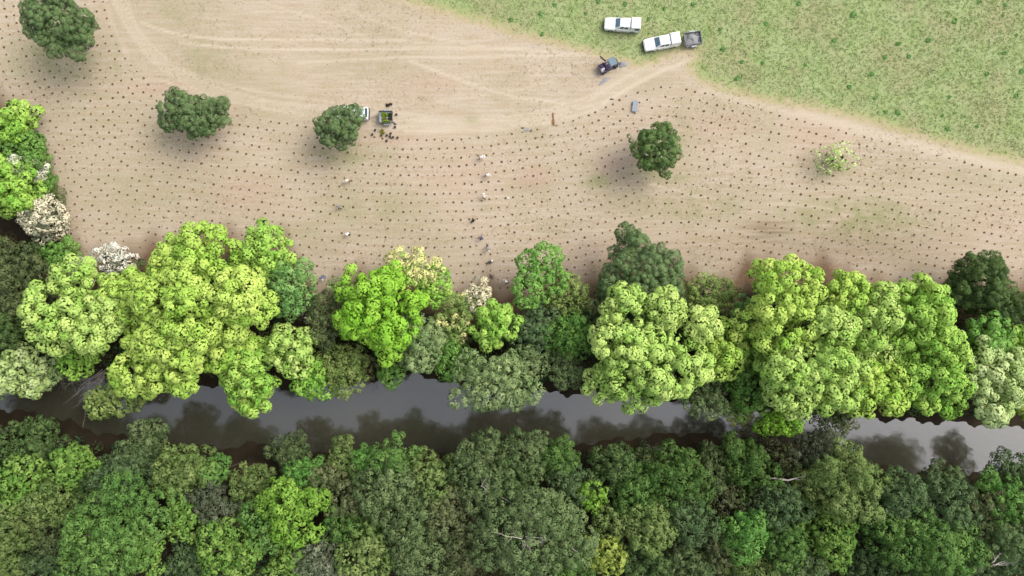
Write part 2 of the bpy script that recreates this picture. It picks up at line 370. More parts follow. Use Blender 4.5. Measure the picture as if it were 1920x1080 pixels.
for k, nm in enumerate(['planted_field_ground', 'meadow', 'river_bank', 'forest_floor']):
    q = Q[cls == k]; u, inv = np.unique(q, return_inverse=True)
    me = np_mesh(nm, VG[u], quads=inv.reshape(-1, 4), mat=M_ground, col=MA[u], colname='mask_a', smooth=True)
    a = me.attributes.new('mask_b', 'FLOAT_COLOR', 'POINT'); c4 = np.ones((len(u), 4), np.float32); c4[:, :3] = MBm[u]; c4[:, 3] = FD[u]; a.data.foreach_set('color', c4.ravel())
    tag(obj(nm, me), kind='structure')
xs = np.r_[-900, -300, np.arange(-100, 101, 2.), 300, 900]
Vw = np.concatenate([np.c_[xs, north_edge(xs)+3, np.full(len(xs), WZ)], np.c_[xs, south_edge(xs)-3, np.full(len(xs), WZ)]])
n = len(xs); qw = np.array([(i+n, i+n+1, i+1, i) for i in range(n-1)])
tag(obj('river_water', np_mesh('river_water', Vw, quads=qw, mat=M_water)), kind='structure')

# ------------------------------------------------------------------ foliage
KT = 1.2
def leaf_faces(pos, nrm, size, asp, rng):
    """rhomb leaves; returns verts (4n,3)"""
    n = len(pos); t = unit(np.cross(nrm, rdir(n, rng))); b = np.cross(nrm, t)
    s = size[:, None]
    v = np.stack([pos-t*s*.5, pos+b*s*.5*asp-t*s*.05, pos+t*s*.55, pos-b*s*.5*asp+t*s*.05], 1)
    return v.reshape(-1, 3)
KIND = {  # clump radius, leaf size, aspect, jitter, coverage, lobe ratio, spacing
 'puff': dict(rc=.84, s=.32, asp=.95, jit=.12, cov=1.95, lobe=.25, gap=1.55),
 'broad': dict(rc=.66, s=.34, asp=.8, jit=.45, cov=1.0, lobe=.32, gap=1.3),
 'fine': dict(rc=.60, s=.285, asp=.62, jit=.5, cov=.92, lobe=.23, gap=1.42),
 'wisp': dict(rc=.48, s=.34, asp=.30, jit=.6, cov=1.5, lobe=.17, gap=1.2),
 'loose': dict(rc=.55, s=.27, asp=.6, jit=.9, cov=.5, lobe=.36, gap=1.7),
}
def crown_mesh(name, rx, ry, rz, kind, c1, c2, rng, blossom=None, bfrac=0.0, rot=0.0, low=-.25):
    K = KIND[kind]; R = math.sqrt(rx*ry)
    sc_ = min(1.0, .45+R/9.0); rc0 = K['rc']*(.75+.25*min(1.6, R/4.)); s0 = K['s']
    A0 = np.array([rx, ry, rz]); f1, f2, f3 = rng.uniform(0, 6.28, 3); am = .10 if kind == 'puff' else .13
    def Afun(dv):
        th = np.arctan2(dv[:, 1], dv[:, 0]); g = (.92 if kind == 'puff' else .88)*(1+am*np.sin(2*th+f1)+am*.8*np.sin(3*th+f2)+am*.6*np.sin(5*th+f3)); return np.c_[A0[0]*g, A0[1]*g, A0[2]*np.ones(len(g))]
    A = A0
    rl = np.clip(K['lobe']*R, .55 if kind == 'wisp' else .7, 2.6); area = 2*math.pi*R*(R+rz)/2
    nl = int(max(6, (1.0 if kind == 'puff' else 1.35)*area/(math.pi*rl*rl)))
    d = rdir(nl*3, rng); d = d[d[:, 2] > low][:nl]; nl = len(d)
    rad = (1-.75*rl/R)*rng.uniform(*((.72, 1.1) if kind == 'puff' else (.45, 1.16) if kind == 'wisp' else (.55, 1.2)), (nl, 1))
    lc = d*Afun(d)*rad; lr = rl*rng.uniform(.6, 1.2, nl)
    lc = np.concatenate([lc, np.zeros((1, 3))]); lr = np.r_[lr, (.72 if kind == 'wisp' else .5)*min(R, rz*1.1)]
    # clump candidates on the lobes
    m = int(60+9*area/(rc0*rc0)); li = rng.choice(len(lr), m, p=lr**2/np.sum(lr**2))
    dd = rdir(m, rng); p = lc[li]+dd*lr[li][:, None]*np.array([1, 1, .9])
    dist = np.linalg.norm(p[:, None, :]-lc[None], axis=2)/lr[None]
    dist[np.arange(m), li] = 9
    ok = (dist.min(1) > .86) & (p[:, 2] > low*rz*1.15); p, dd, li = p[ok], dd[ok], li[ok]
    order = np.argsort(-p[:, 2]+rng.normal(0, .3*rz, len(p))); acc = []
    P = np.empty((len(p), 3)); cnt = 0; mind2 = (K['gap']*rc0)**2
    for i in order:
        if cnt and np.min(np.sum((P[:cnt]-p[i])**2, 1)) < mind2*(.6 if (i % 3) == 0 else 1): continue
        P[cnt] = p[i]; cnt += 1; acc.append(i)
    p, dd, li = p[acc], dd[acc], li[acc]; nc = len(p)
    rc = rc0*rng.uniform(.62, 1.25, nc)
    nleaf = np.maximum(8, (K['cov']*2*math.pi*rc**2/(s0*s0*K['asp']*.55)*.62)).astype(int)
    ci = np.repeat(np.arange(nc), nleaf); n = len(ci)
    out = unit(dd*.7+np.array([0, 0, .75])+unit(p/A)*.5)
    nd = unit(rdir(n, rng)+out[ci]*(.45 if kind == 'puff' else .7))
    pos = p[ci]+nd*(rc[ci]*rng.uniform(.80, 1.06, n))[:, None]*np.array([1, 1, .85])
    if kind == 'puff': pos = p[ci]+nd*(rc[ci]*np.where(rng.uniform(0, 1, n) < .3, rng.uniform(.5, .92, n), rng.uniform(.90, 1.03, n)))[:, None]*np.array([1, 1, .9])
    nr = unit(nd+K['jit']*rdir(n, rng)+np.array([0, 0, .25]))
    size = s0*rng.uniform(.7, 1.3, n)
    V = leaf_faces(pos, nr, size, K['asp'], rng)
    tint_l = rng.uniform(0, 1, len(lr)); uc = np.clip(.55*tint_l[li]+.45*rng.uniform(0, 1, nc)+rng.normal(0, .12, nc), 0, 1)
    c1 = np.array(c1); c2 = np.array(c2)
    col = c1+(c2-c1)*uc[ci][:, None]
    col = col*np.clip(1+rng.normal(0, .06 if kind == 'puff' else .09, (n, 1)), .5, 1.6)*(1+rng.normal(0, .03, (n, 3)))
    if blossom is not None:
        bl_c = rng.uniform(0, 1, nc) < bfrac
        isb = bl_c[ci] & (rng.uniform(0, 1, n) < .85)
        col[isb] = np.array(blossom)*rng.uniform(.85, 1.1, (isb.sum(), 1))
    # inner foliage that closes the crown
    ni = int(area*1.7); di = rdir(ni, rng); di = di[di[:, 2] > low-.1]; ni = len(di)
    pi = di*Afun(di)*rng.uniform(.40, .62, (ni, 1)); Vi = leaf_faces(pi, unit(di+.5*rdir(ni, rng)), s0*2.4*rng.uniform(.7, 1.3, ni), .8, rng)
    ki = c1+(c2-c1)*rng.uniform(0, .8, (ni, 1)); ki = ki*rng.uniform(.8, 1.2, (ni, 1))
    V = np.concatenate([V, Vi]); col = np.concatenate([col, ki]); CN = np.concatenate([nd, di]).astype(np.float32)
    if rot:
        CN = CN @ np.array([[math.cos(rot), math.sin(rot), 0], [-math.sin(rot), math.cos(rot), 0], [0, 0, 1]])
        c, s = math.cos(rot), math.sin(rot); V = V @ np.array([[c, s, 0], [-s, c, 0], [0, 0, 1]]); lc = lc @ np.array([[c, s, 0], [-s, c, 0], [0, 0, 1]])
    q = np.arange(len(V)).reshape(-1, 4)
    me = np_mesh(name, V, quads=q, mat=M_crown, col=np.repeat(np.clip(col, .004, .85), 4, 0))
    a = me.attributes.new('clump_normal', 'FLOAT_VECTOR', 'POINT'); a.data.foreach_set('vector', np.repeat(CN, 4, 0).astype(np.float32).ravel())
    return me, lc
def trunk_mesh(base, top, r, lobes, rng, mat):
    bm = bmesh.new(); base = Vector(base); top = Vector(top)
    mid = base.lerp(top, .5)+Vector((rng.normal(0, .15), rng.normal(0, .15), 0))
    add_tube(bm, [base-Vector((0, 0, .4)), base+Vector((0, 0, .25)), mid, top], [r*1.5, r*1.1, r*.85, r*.5], 7)
    for l in lobes:
        l = Vector(l)+top; s = base.lerp(top, rng.uniform(.55, .9)); k = s.lerp(l, .5)+Vector((0, 0, rng.uniform(.1, .4)))
        add_tube(bm, [s, k, l], [r*.45, r*.3, r*.1], 5)
    me = bpy.data.meshes.new('trunk'); bm.normal_update(); bm.to_mesh(me); bm.free(); me.materials.append(mat)
    for p in me.polygons: p.use_smooth = True
    return me
PAL = {
 'lime': ((142, 184, 60), (188, 210, 94)), 'pale': ((146, 184, 80), (188, 210, 116)), 'vivid': ((116, 174, 40), (150, 198, 62)), 'limedeep': ((108, 164, 54), (158, 198, 80)),
 'mid': ((92, 142, 58), (128, 172, 76)), 'dark': ((68, 92, 48), (98, 124, 64)), 'blue': ((72, 98, 60), (100, 124, 78)), 'grey': ((106, 132, 78), (146, 166, 104)),
 'olive': ((106, 134, 62), (148, 166, 88)), 'dull': ((78, 94, 56), (112, 122, 74)), 'brown': ((98, 108, 66), (136, 134, 90)), 'yellow': ((150, 172, 58), (198, 208, 84)),
 'isol': ((86, 112, 64), (114, 138, 86)), 'bluemid': ((94, 142, 70), (140, 180, 96)), 'emer': ((84, 144, 52), (118, 176, 70)), 'ash': ((108, 118, 90), (160, 162, 136)), 'sap': ((156, 186, 98), (192, 210, 138))}
WHITE = lin((226, 222, 206), 1.15); CREAM = lin((224, 218, 150), 1.05); RUST = lin((186, 150, 116), .9)
TREE_N = 0
def tree(px, py, r, hc, kind, pal, label, name='broadleaf_tree', asp=1.0, rv=.8, rot=0.0, blossom=None, bf=0.0, group=None, barkm=None, kt=1.0, cat='tree', low=-.25, unify=0.0):
    """px, py, r: where the crown shows in the photo; hc: height of the crown's middle above the field"""
    global TREE_N; TREE_N += 1
    rng = np.random.default_rng(1000+TREE_N*7)
    if px < 130 and 150 < py < 640: hc = hc*.7; low = -.9
    k = (H-hc)/F; c = W(px, py, hc); R = r*k
    rx, ry = R*math.sqrt(asp), R/math.sqrt(asp); rz = max(.6, rv*R)
    if low == -.9: rz = max(rz, hc*.85)
    bx, by = c.x+rng.normal(0, .05*R), c.y+rng.normal(0, .05*R)
    for _ in range(30):      # stems stand on the bank, not in the water
        dn = by-float(north_edge(bx)); ds = float(south_edge(bx))-by
        if max(dn, ds) > 1.6 or hc < 3: break
        by += .5 if dn > ds else -.5
    gz = float(terrain_z(bx, by))
    if hc-rz*.5 < gz+.4: rz = max(.5, (hc-gz-.3)*1.6)
    root = empty(name, (bx, by, gz))
    if kind == 'puff' and pal in ('lime', 'pale', 'limedeep'): unify = .4; kt = kt*1.02
    a, b = [tuple(np.array(q)*(1-unify)+np.array(m_)*unify) for q, m_ in zip(PAL[pal], ((80, 110, 60), (110, 138, 80)) if group == G2 else ((134, 182, 62), (178, 206, 94)))]
    me, lobes = crown_mesh('crown', rx, ry, rz, kind, lin(a, KT*kt, .13), lin(b, KT*kt, .13), rng, blossom, bf, rot, low)
    cr = obj('crown', me, root); cr.location = (c.x-bx, c.y-by, hc-gz)
    top = (c.x-bx, c.y-by, hc-gz)
    sel = [lobes[i] for i in rng.choice(len(lobes), min(7, len(lobes)), replace=False)]
    obj('trunk', trunk_mesh((0, 0, 0), top, max(.06, .045*R+.03), sel, rng, barkm or M_bark), root)
    tag(root, label, cat, group)
    return root

G1, G2, G0 = 'trees along the field side of the river', 'trees of the forest below the river', 'single trees standing in the field'
# --- single trees in the field
tree(114, 44, 72, 7.5, 'wisp', 'isol', 'big dark green tree in the top left corner, trunk showing', 'field_tree', 1.4, .6, -.65, group=G0)
tree(362, 213, 58, 4.6, 'wisp', 'isol', 'oval grey green tree left of the white ute under the tree', 'field_tree', 1.85, .65, -.3, group=G0)
tree(642, 239, 46, 4.2, 'wisp', 'isol', 'grey green tree that partly hides the parked white ute', 'field_tree', 1.05, .75, .2, group=G0, low=.0)
tree(1232, 279, 50, 4.8, 'wisp', 'dark', 'round dark green tree below the buggy, alone among the seedlings', 'field_tree', 1.08, .8, .9, group=G0, kt=1.3)
tree(1567, 297, 36, 1.6, 'loose', 'sap', 'small pale yellow green tree among the seedlings at right', 'field_tree', 1.2, .4, .6, group=G0, kt=1.15)
# --- left edge of the field
tree(22, 232, 44, 8, 'puff', 'limedeep', 'bright green tree topmost at the left edge of the picture', group=G1)
tree(48, 292, 42, 6, 'broad', 'mid', 'mid green tree squeezed between bright trees at the left edge', group=G1, kt=.85)
tree(18, 352, 58, 9, 'puff', 'limedeep', 'bright lime tree at the left edge beside the cream blossom tree', group=G1, asp=.8)
tree(50, 318, 26, 7, 'fine', 'grey', 'pale grey flowering tree between bright green crowns at the left edge', 'flowering_tree', .9, .6, blossom=WHITE, bf=.5, group=G1)
tree(86, 415, 40, 6.5, 'fine', 'ash', 'rust and cream blossoming tree at the field corner on the left', 'flowering_tree', .7, .8, .3, blossom=lin((222, 212, 184), 1.15), bf=.75, group=G1)
tree(60, 392, 24, 6, 'puff', 'limedeep', 'small bright lime crown tucked beside the rust and cream blossom', group=G1)
tree(30, 520, 70, 8, 'fine', 'dull', 'broad dull green tree below the bright trees on the left edge', group=G1, kt=.9)
tree(110, 480, 34, 4, 'fine', 'mid', 'low green bush at the lower left corner of the planted field', 'shrub', group=G1, cat='shrub')
tree(20, 612, 55, 8, 'fine', 'dark', 'dark green tree on the left edge under the dull green tree', group=G1)
tree(78, 345, 30, 2.5, 'fine', 'mid', 'low green bush under the bright trees at the left field edge', 'shrub', group=G1, cat='shrub', kt=.9)
tree(98, 378, 24, 2.0, 'fine', 'dull', 'low dull bush above the rust and cream blossom tree', 'shrub', group=G1, cat='shrub')
tree(60, 570, 40, 5, 'fine', 'dull', 'dull low tree beside the yellow lime crown at left', group=G1)
# --- big lime group at left
tree(215, 483, 36, 7, 'fine', 'ash', 'white blossoming tree at the field edge above the big lime crowns', 'flowering_tree', 1.5, .6, .2, blossom=WHITE, bf=.9, group=G1)
tree(160, 507, 26, 6, 'fine', 'ash', 'small white blossoming tree left of the larger white one', 'flowering_tree', 1.2, .6, blossom=WHITE, bf=.55, group=G1)
tree(118, 522, 28, 5, 'fine', 'brown', 'brownish green bush beside the small white blossoming tree', 'shrub', group=G1, cat='shrub')
tree(345, 484, 54, 10.5, 'puff', 'lime', 'lime crown at the upper edge of the left group', group=G1, asp=1.1)
tree(500, 472, 52, 10, 'puff', 'limedeep', 'rounded lime crown at the upper right of the left group', group=G1)
tree(385, 560, 132, 12, 'puff', 'lime', 'largest lime green tree of the left group', group=G1, rv=.62)
tree(150, 585, 96, 11, 'puff', 'pale', 'yellowish lime tree, leftmost big crown above the river', group=G1, asp=1.15, rv=.6)
tree(238, 552, 54, 10.5, 'puff', 'lime', 'lime crown joining the two biggest crowns of the left group', group=G1)
tree(548, 540, 58, 8, 'fine', 'bluemid', 'blue green tree right of the largest lime crown', group=G1, asp=.8)
tree(425, 650, 56, 8.5, 'puff', 'lime', 'lime crown filling the hollow below the largest lime crown', group=G1)
tree(300, 682, 82, 9.5, 'puff', 'lime', 'lime tree leaning over the river under the largest lime crown', group=G1, rv=.6)
tree(470, 695, 66, 8, 'puff', 'limedeep', 'lime tree whose lower lobe hangs far over the water', group=G1, asp=.8)
tree(465, 742, 34, 6, 'puff', 'lime', 'lowest lime crown dipping over the grey water at left', group=G1)
tree(550, 655, 50, 8.5, 'puff', 'pale', 'pale lime tree beside the olive tree above the river', group=G1, asp=.85)
tree(590, 705, 44, 5.5, 'broad', 'limedeep', 'green tree on the bank edge below the olive tree', group=G1)
tree(40, 698, 52, 6, 'puff', 'sap', 'cream and olive tree at the left edge beside the dark water', group=G1, asp=1.3, kt=.92)
tree(85, 700, 34, 4.5, 'fine', 'grey', 'grey green shrub on the bank next to the bare branches', 'shrub', group=G1, cat='shrub')
tree(150, 678, 36, 4, 'broad', 'limedeep', 'low green shrub above the bare grey branches', 'shrub', asp=1.5, group=G1, cat='shrub')
tree(200, 748, 38, 2.6, 'broad', 'olive', 'round yellow green shrub standing out in the river at left', 'shrub', group=G1, cat='shrub', kt=1.1)
tree(262, 752, 18, 1.2, 'fine', 'olive', 'tiny olive bush at the water edge right of the round shrub', 'shrub', group=G1, cat='shrub')
# --- middle
tree(608, 600, 42, 8, 'fine', 'dull', 'narrow brownish olive tree right of the left lime group', asp=.5, group=G1, kt=.95)
tree(650, 690, 46, 6, 'fine', 'olive', 'olive tree on the bank below the vivid green tree', asp=.85, group=G1, kt=.85)
tree(580, 585, 16, 6, 'loose', 'ash', 'small white flowering shrub beside the narrow olive tree', 'flowering_shrub', blossom=WHITE, bf=.7, group=G1, cat='shrub')
tree(640, 550, 28, 7, 'fine', 'grey', 'pale green small tree touching the vivid green crown', group=G1)
tree(712, 572, 90, 10.5, 'puff', 'vivid', 'vivid green tree in the middle below the field corner', group=G1, asp=.95, rv=.65)
tree(768, 503, 44, 9, 'fine', 'limedeep', 'cream blossoming tree above the vivid green tree', 'flowering_tree', 1.2, .7, -.4, blossom=CREAM, bf=.85, group=G1)
tree(815, 540, 38, 7, 'broad', 'limedeep', 'fresh green tree right of the cream blossoming tree', group=G1, asp=.9)
tree(690, 688, 26, 3, 'loose', 'brown', 'grey brown sparse bush between green shrubs at the bank', 'shrub', group=G1, cat='shrub', kt=.7)
tree(733, 700, 25, 3, 'broad', 'mid', 'small green bush at the water edge below the vivid tree', 'shrub', group=G1, cat='shrub')
tree(790, 640, 60, 8, 'fine', 'grey', 'grey green tree below right of the vivid green tree', group=G1)
tree(845, 665, 48, 6, 'fine', 'mid', 'mid green tree over the water beside the grey green tree', asp=.8, group=G1, kt=.9)
tree(860, 592, 46, 7, 'fine', 'olive', 'olive green tree mottled with cream left of the cream plume', group=G1, blossom=CREAM, bf=.2)
tree(898, 556, 32, 7.5, 'fine', 'ash', 'cream flowering tree shaped like a plume at the field edge', 'flowering_tree', .6, .7, .25, blossom=lin((226, 214, 178), 1.15), bf=.92, group=G1)
tree(928, 612, 48, 8, 'puff', 'limedeep', 'lime crown right of the cream plume tree', group=G1)
tree(925, 718, 74, 8.5, 'fine', 'grey', 'grey green tree jutting into the river in the middle', group=G1, rv=.7, barkm=M_pale)
tree(985, 690, 44, 7, 'fine', 'grey', 'grey green tree behind the one jutting into the river', group=G1, kt=.85)
tree(1005, 518, 56, 8, 'broad', 'mid', 'mid green tree at the field edge left of the round dull tree', group=G1)
tree(1062, 552, 42, 6.5, 'fine', 'olive', 'olive green low tree between the mid green and round dull trees', group=G1, kt=.9)
tree(1000, 612, 46, 7, 'fine', 'blue', 'dark blue green tree in the middle of the belt', group=G1)
tree(1062, 625, 50, 7, 'fine', 'mid', 'dark mid green tree left of the big pale lime dome', group=G1, kt=.8)
tree(1060, 690, 40, 5, 'fine', 'grey', 'green tree with a bare pale branch over the river', asp=.7, group=G1, kt=.9)
tree(1205, 520, 88, 7.5, 'wisp', 'isol', 'large round dull green tree at the field edge', group=G1, rv=.7, asp=1.1, kt=1.05)
tree(1140, 590, 40, 6, 'fine', 'dull', 'dull green tree tucked above the big pale lime dome', group=G1)
tree(1325, 552, 44, 6.5, 'fine', 'olive', 'yellowish olive tree between two lime giants', group=G1, kt=1.1)
tree(1214, 655, 126, 11, 'puff', 'pale', 'big pale lime dome beside the river, right of centre', group=G1, rv=.68)
tree(1340, 660, 60, 9, 'puff', 'lime', 'lime shoulder crown on the right of the big pale dome', group=G1, asp=.7)
tree(1388, 605, 38, 7, 'fine', 'bluemid', 'narrow blue green tree right of the big pale dome', asp=.6, group=G1)
tree(1325, 748, 44, 4.5, 'fine', 'grey', 'grey green shrub over the water below the pale dome', 'shrub', asp=1.1, group=G1, cat='shrub', kt=.85)
tree(1425, 650, 50, 8, 'puff', 'limedeep', 'deep lime crown in the cleft left of the pale lime giant', asp=.8, group=G1)
tree(1400, 720, 56, 6, 'broad', 'mid', 'dark green tree between the pale dome and the right lime group', asp=.7, group=G1, kt=.75)
tree(1384, 775, 26, 2.5, 'fine', 'yellow', 'yellow green shrub at the water under the right lime group', 'shrub', group=G1, cat='shrub')
# --- right lime group
tree(1465, 572, 100, 11.5, 'puff', 'lime', 'topmost lime giant of the right group', group=G1, rv=.65)
tree(1515, 682, 108, 12, 'puff', 'pale', 'broad pale lime giant in the middle of the right group', group=G1, rv=.6)
tree(1630, 610, 72, 11, 'puff', 'pale', 'pale lime crown right of the topmost lime giant', group=G1, asp=.75)
tree(1585, 560, 50, 10.5, 'puff', 'lime', 'lime crown in the notch right of the topmost lime giant', group=G1)
tree(1718, 600, 84, 10.5, 'puff', 'limedeep', 'deep lime dome at the upper right of the lime group', group=G1, asp=.9)
tree(1640, 724, 68, 10, 'puff', 'lime', 'lime crown over the river edge in the right group', group=G1, asp=1.0)
tree(1748, 705, 76, 9.5, 'puff', 'limedeep', 'deep lime crown left of the two pale trees at right', group=G1)
tree(1850, 715, 80, 9, 'puff', 'sap', 'soft pale green tree at the right end of the lime group', group=G1, kt=.95)
tree(1845, 635, 50, 8, 'puff', 'mid', 'mid green crown between the lime group and the dark trees', group=G1, kt=1.1)
tree(1912, 655, 52, 8, 'puff', 'limedeep', 'green crown cut by the right edge above the pale tree', group=G1)
tree(1935, 745, 52, 7, 'puff', 'lime', 'lime crown cut by the right edge beside the river', group=G1, kt=.9)
tree(1460, 785, 40, 6, 'broad', 'vivid', 'bright green small crown at the water below the lime giants', asp=1.3, group=G1, kt=.85)
tree(1560, 790, 34, 4, 'fine', 'dull', 'dull shrub under the lime giants at the water', 'shrub', asp=1.4, group=G1, cat='shrub')
tree(1832, 528, 62, 6.5, 'wisp', 'dark', 'dark green round tree at the right field edge', asp=1.3, group=G1)
tree(1880, 578, 54, 6, 'fine', 'dark', 'darker low tree below the dark round tree at right', asp=1.3, group=G1, kt=.9)
tree(1785, 555, 36, 4.5, 'fine', 'dull', 'dull low tree left of the dark round tree at right', group=G1, kt=.85)
# --- forest below the river
def S(px, py, r, hc, kind, pal, label, **k):
    k.setdefault('group', G2); k.setdefault('rv', .85); k['kt'] = k.get("kt", 1.0)*.84; k['unify'] = .28; r = r*(1.1 if py >= 900 else 1.0)
    if py < 900: hc = hc*.8; py = py+13; k['low'] = -.7; k['rv'] = 1.0
    return tree(px, py, r, hc, kind, pal, label, k.pop('name', 'forest_tree'), **k)
S(60, 820, 60, 7, 'fine', 'dark', 'dark tree behind the bright star leaved tree at lower left', asp=1.3)
S(45, 885, 55, 10, 'broad', 'limedeep', 'bright green tree at the left edge below the river', kt=.92)
S(135, 860, 42, 10.5, 'broad', 'limedeep', 'bright green lobed tree right of the one at the left edge', kt=.9)
S(110, 935, 46, 8, 'fine', 'olive', 'yellow olive tree below the bright green lobed tree')
S(18, 985, 56, 9, 'fine', 'olive', 'smooth olive tree on the left edge of the forest', kt=.85)
S(90, 1000, 40, 7, 'fine', 'dull', 'dull dark tree between the olive tree and the big round tree')
S(20, 1062, 44, 7, 'fine', 'olive', 'olive tree in the bottom left corner')
S(95, 1062, 46, 6, 'fine', 'blue', 'dark blue green tree at the bottom edge, left')
S(272, 828, 48, 6.5, 'fine', 'grey', 'grey green tree on the forest edge under the round river shrub', asp=.9, kt=.8)
S(245, 885, 66, 9, 'fine', 'blue', 'dark blue green tree above the big round green tree', asp=1.1)
S(165, 905, 34, 7, 'fine', 'dark', 'dark tree between bright lobed and blue green trees')
S(345, 870, 54, 9.5, 'fine', 'olive', 'yellowish olive tree at the forest edge on the left', kt=.95)
S(405, 872, 30, 8, 'broad', 'mid', 'fresh green narrow tree right of the yellowish olive tree', asp=.7)
S(225, 1005, 98, 11, 'fine', 'mid', 'big round green tree near the bottom left', rv=.7, kt=.92)
S(150, 1010, 34, 9.5, 'broad', 'limedeep', 'lime crown along the left side of the big round tree', asp=.6, kt=.85)
S(345, 975, 40, 9, 'broad', 'limedeep', 'bright green crown right of the big round tree', asp=.8, kt=.85)
S(272, 1035, 36, 11.5, 'broad', 'limedeep', 'bright green crown in front of the big round tree', kt=.85)
S(405, 960, 50, 7, 'fine', 'ash', 'grey dark tree in the hollow at lower left', kt=.55)
S(470, 905, 40, 6, 'fine', 'olive', 'olive tree by the red bank below the river', asp=.9, kt=.9)
S(360, 1050, 50, 7, 'fine', 'blue', 'blue dark tree at the bottom edge beside the lime trees')
S(435, 1035, 56, 9.5, 'broad', 'limedeep', 'lime green tree at the bottom edge, left of centre', kt=.85)
S(505, 985, 48, 8.5, 'broad', 'mid', 'green tree left below the brightest lime tree')
S(455, 975, 28, 7, 'fine', 'brown', 'brownish small tree in the gap by the lime trees', kt=.8)
S(545, 838, 38, 5, 'fine', 'grey', 'grey dark shrub at the forest edge by the pale water', name='shrub', cat='shrub', kt=.6)
S(575, 885, 42, 9, 'fine', 'emer', 'emerald green tree above the brightest lime tree', asp=1.1)
S(600, 905, 34, 8, 'fine', 'brown', 'grey brown crown right of the emerald tree', kt=.9)
S(553, 955, 58, 10.5, 'broad', 'vivid', 'brightest yellow lime tree in the forest')
S(645, 842, 36, 8, 'fine', 'olive', 'olive tree at the forest edge right of the pale water', kt=.9)
S(682, 862, 34, 8.5, 'fine', 'emer', 'emerald green small tree at the forest edge')
S(735, 858, 52, 9.5, 'fine', 'mid', 'mid green rounded tree at the forest edge', kt=.9)
S(660, 932, 44, 8, 'fine', 'brown', 'brownish olive tree in the middle of the forest left', kt=.95)
S(722, 920, 54, 10, 'fine', 'grey', 'grey green tree below the mid green rounded tree', kt=.8)
S(808, 885, 52, 10, 'broad', 'olive', 'yellow green tree at the forest edge, centre left', kt=.92)
S(775, 965, 56, 10, 'fine', 'grey', 'grey green tree right of the dark gaps', kt=.75)
S(665, 985, 46, 8, 'fine', 'mid', 'green tree above the yellow green trees at the bottom', asp=1.4, kt=.8)
S(605, 1050, 48, 8.5, 'fine', 'ash', 'whitish grey tree at the bottom edge', asp=.85, kt=.9)
S(545, 1055, 40, 8, 'broad', 'limedeep', 'lime crown at the bottom edge left of the whitish grey tree', kt=.8)
S(690, 1040, 56, 10, 'broad', 'olive', 'yellow green tree at the bottom right of the whitish grey tree', kt=.95)
S(785, 1030, 60, 9.5, 'fine', 'grey', 'grey green tree at the bottom edge left of the tawny trees', kt=.75)
S(845, 955, 50, 9, 'fine', 'brown', 'tawny brown tree in the forest, centre left')
S(868, 1035, 50, 9, 'fine', 'brown', 'tawny olive tree at the bottom below the tawny brown one', kt=.9)
S(905, 850, 58, 9.5, 'fine', 'grey', 'grey green tree at the forest edge in the centre', kt=.7)
S(905, 915, 52, 10.5, 'fine', 'grey', 'grey green tree with pale twigs under the central edge tree', kt=.78, barkm=M_pale)
S(1000, 985, 104, 12.5, 'fine', 'grey', 'largest grey green gum tree of the forest', name='gum_tree', kt=.85, rv=.7, barkm=M_pale)
S(985, 840, 50, 9, 'fine', 'grey', 'grey tree at the forest edge above the largest gum', kt=.72)
S(1045, 845, 42, 9, 'fine', 'mid', 'soft green tree at the forest edge right of the grey tree', kt=.75)
S(965, 905, 44, 9, 'fine', 'dark', 'dark green tree between the edge trees and the largest gum')
S(1065, 905, 40, 8, 'fine', 'blue', 'blue green tree right above the largest gum', kt=.9)
S(1110, 930, 26, 9, 'broad', 'vivid', 'small bright lime tree alone in the dark forest', kt=.9)
S(1140, 975, 36, 8, 'fine', 'olive', 'olive tree right of the largest gum', kt=.95)
S(1133, 1032, 36, 9.5, 'broad', 'yellow', 'bright yellow lime tree at the bottom centre')
S(1070, 1050, 44, 8, 'fine', 'mid', 'green tree at the bottom between gum and yellow lime tree', kt=.85)
S(1215, 985, 46, 9.5, 'fine', 'olive', 'yellowish round tree in the right centre of the forest', kt=1.0)
S(1145, 870, 54, 8, 'fine', 'dark', 'dark green tree at the forest edge right of centre')
S(1190, 920, 44, 8, 'fine', 'mid', 'green tree below the dark edge tree right of centre', kt=.75)
S(1215, 860, 40, 6.5, 'fine', 'dull', 'dull brownish tree at the edge with bare twigs', kt=.85)
S(1270, 900, 56, 8, 'fine', 'mid', 'dusky green tree below the red bank', kt=.62)
S(1320, 870, 50, 7.5, 'fine', 'dull', 'dull green tree at the forest edge near the red bank', kt=.95)
S(1290, 970, 52, 8, 'fine', 'blue', 'blue green tree left of the emerald tree')
S(1400, 1000, 48, 10, 'fine', 'emer', 'vivid emerald tree in the right half of the forest', kt=1.05)
S(1345, 1020, 44, 8, 'fine', 'brown', 'brownish tree left of the vivid emerald tree', kt=.85)
S(1210, 1050, 52, 7.5, 'fine', 'dark', 'dark green tree at the bottom right of the yellow lime tree')
S(1285, 1060, 50, 8, 'fine', 'grey', 'dusky grey green tree at the bottom edge, right of centre', kt=.62)
S(1395, 865, 56, 8, 'fine', 'mid', 'dusky tree at the forest edge left of the brown thicket', kt=.6)
S(1455, 850, 42, 6, 'loose', 'brown', 'sparse brown thicket at the water edge', name='shrub', cat='shrub', kt=.6)
S(1370, 935, 44, 7, 'loose', 'brown', 'sparse brownish tree with bare twigs in the right forest', kt=.7)
S(1530, 830, 44, 6.5, 'fine', 'ash', 'grey dull tree above the yellow green overhanging tree', kt=.6, asp=1.3)
S(1572, 888, 78, 11, 'fine', 'olive', 'large yellow green tree leaning over the water at right', kt=1.0, rv=.75)
S(1460, 950, 48, 8.5, 'fine', 'blue', 'blue green tree below the pale bare limb')
S(1545, 1000, 54, 9, 'broad', 'limedeep', 'mottled lime tree below the large yellow green tree', kt=.72)
S(1470, 1020, 46, 8.5, 'fine', 'mid', 'green tree right of the vivid emerald tree', kt=.8)
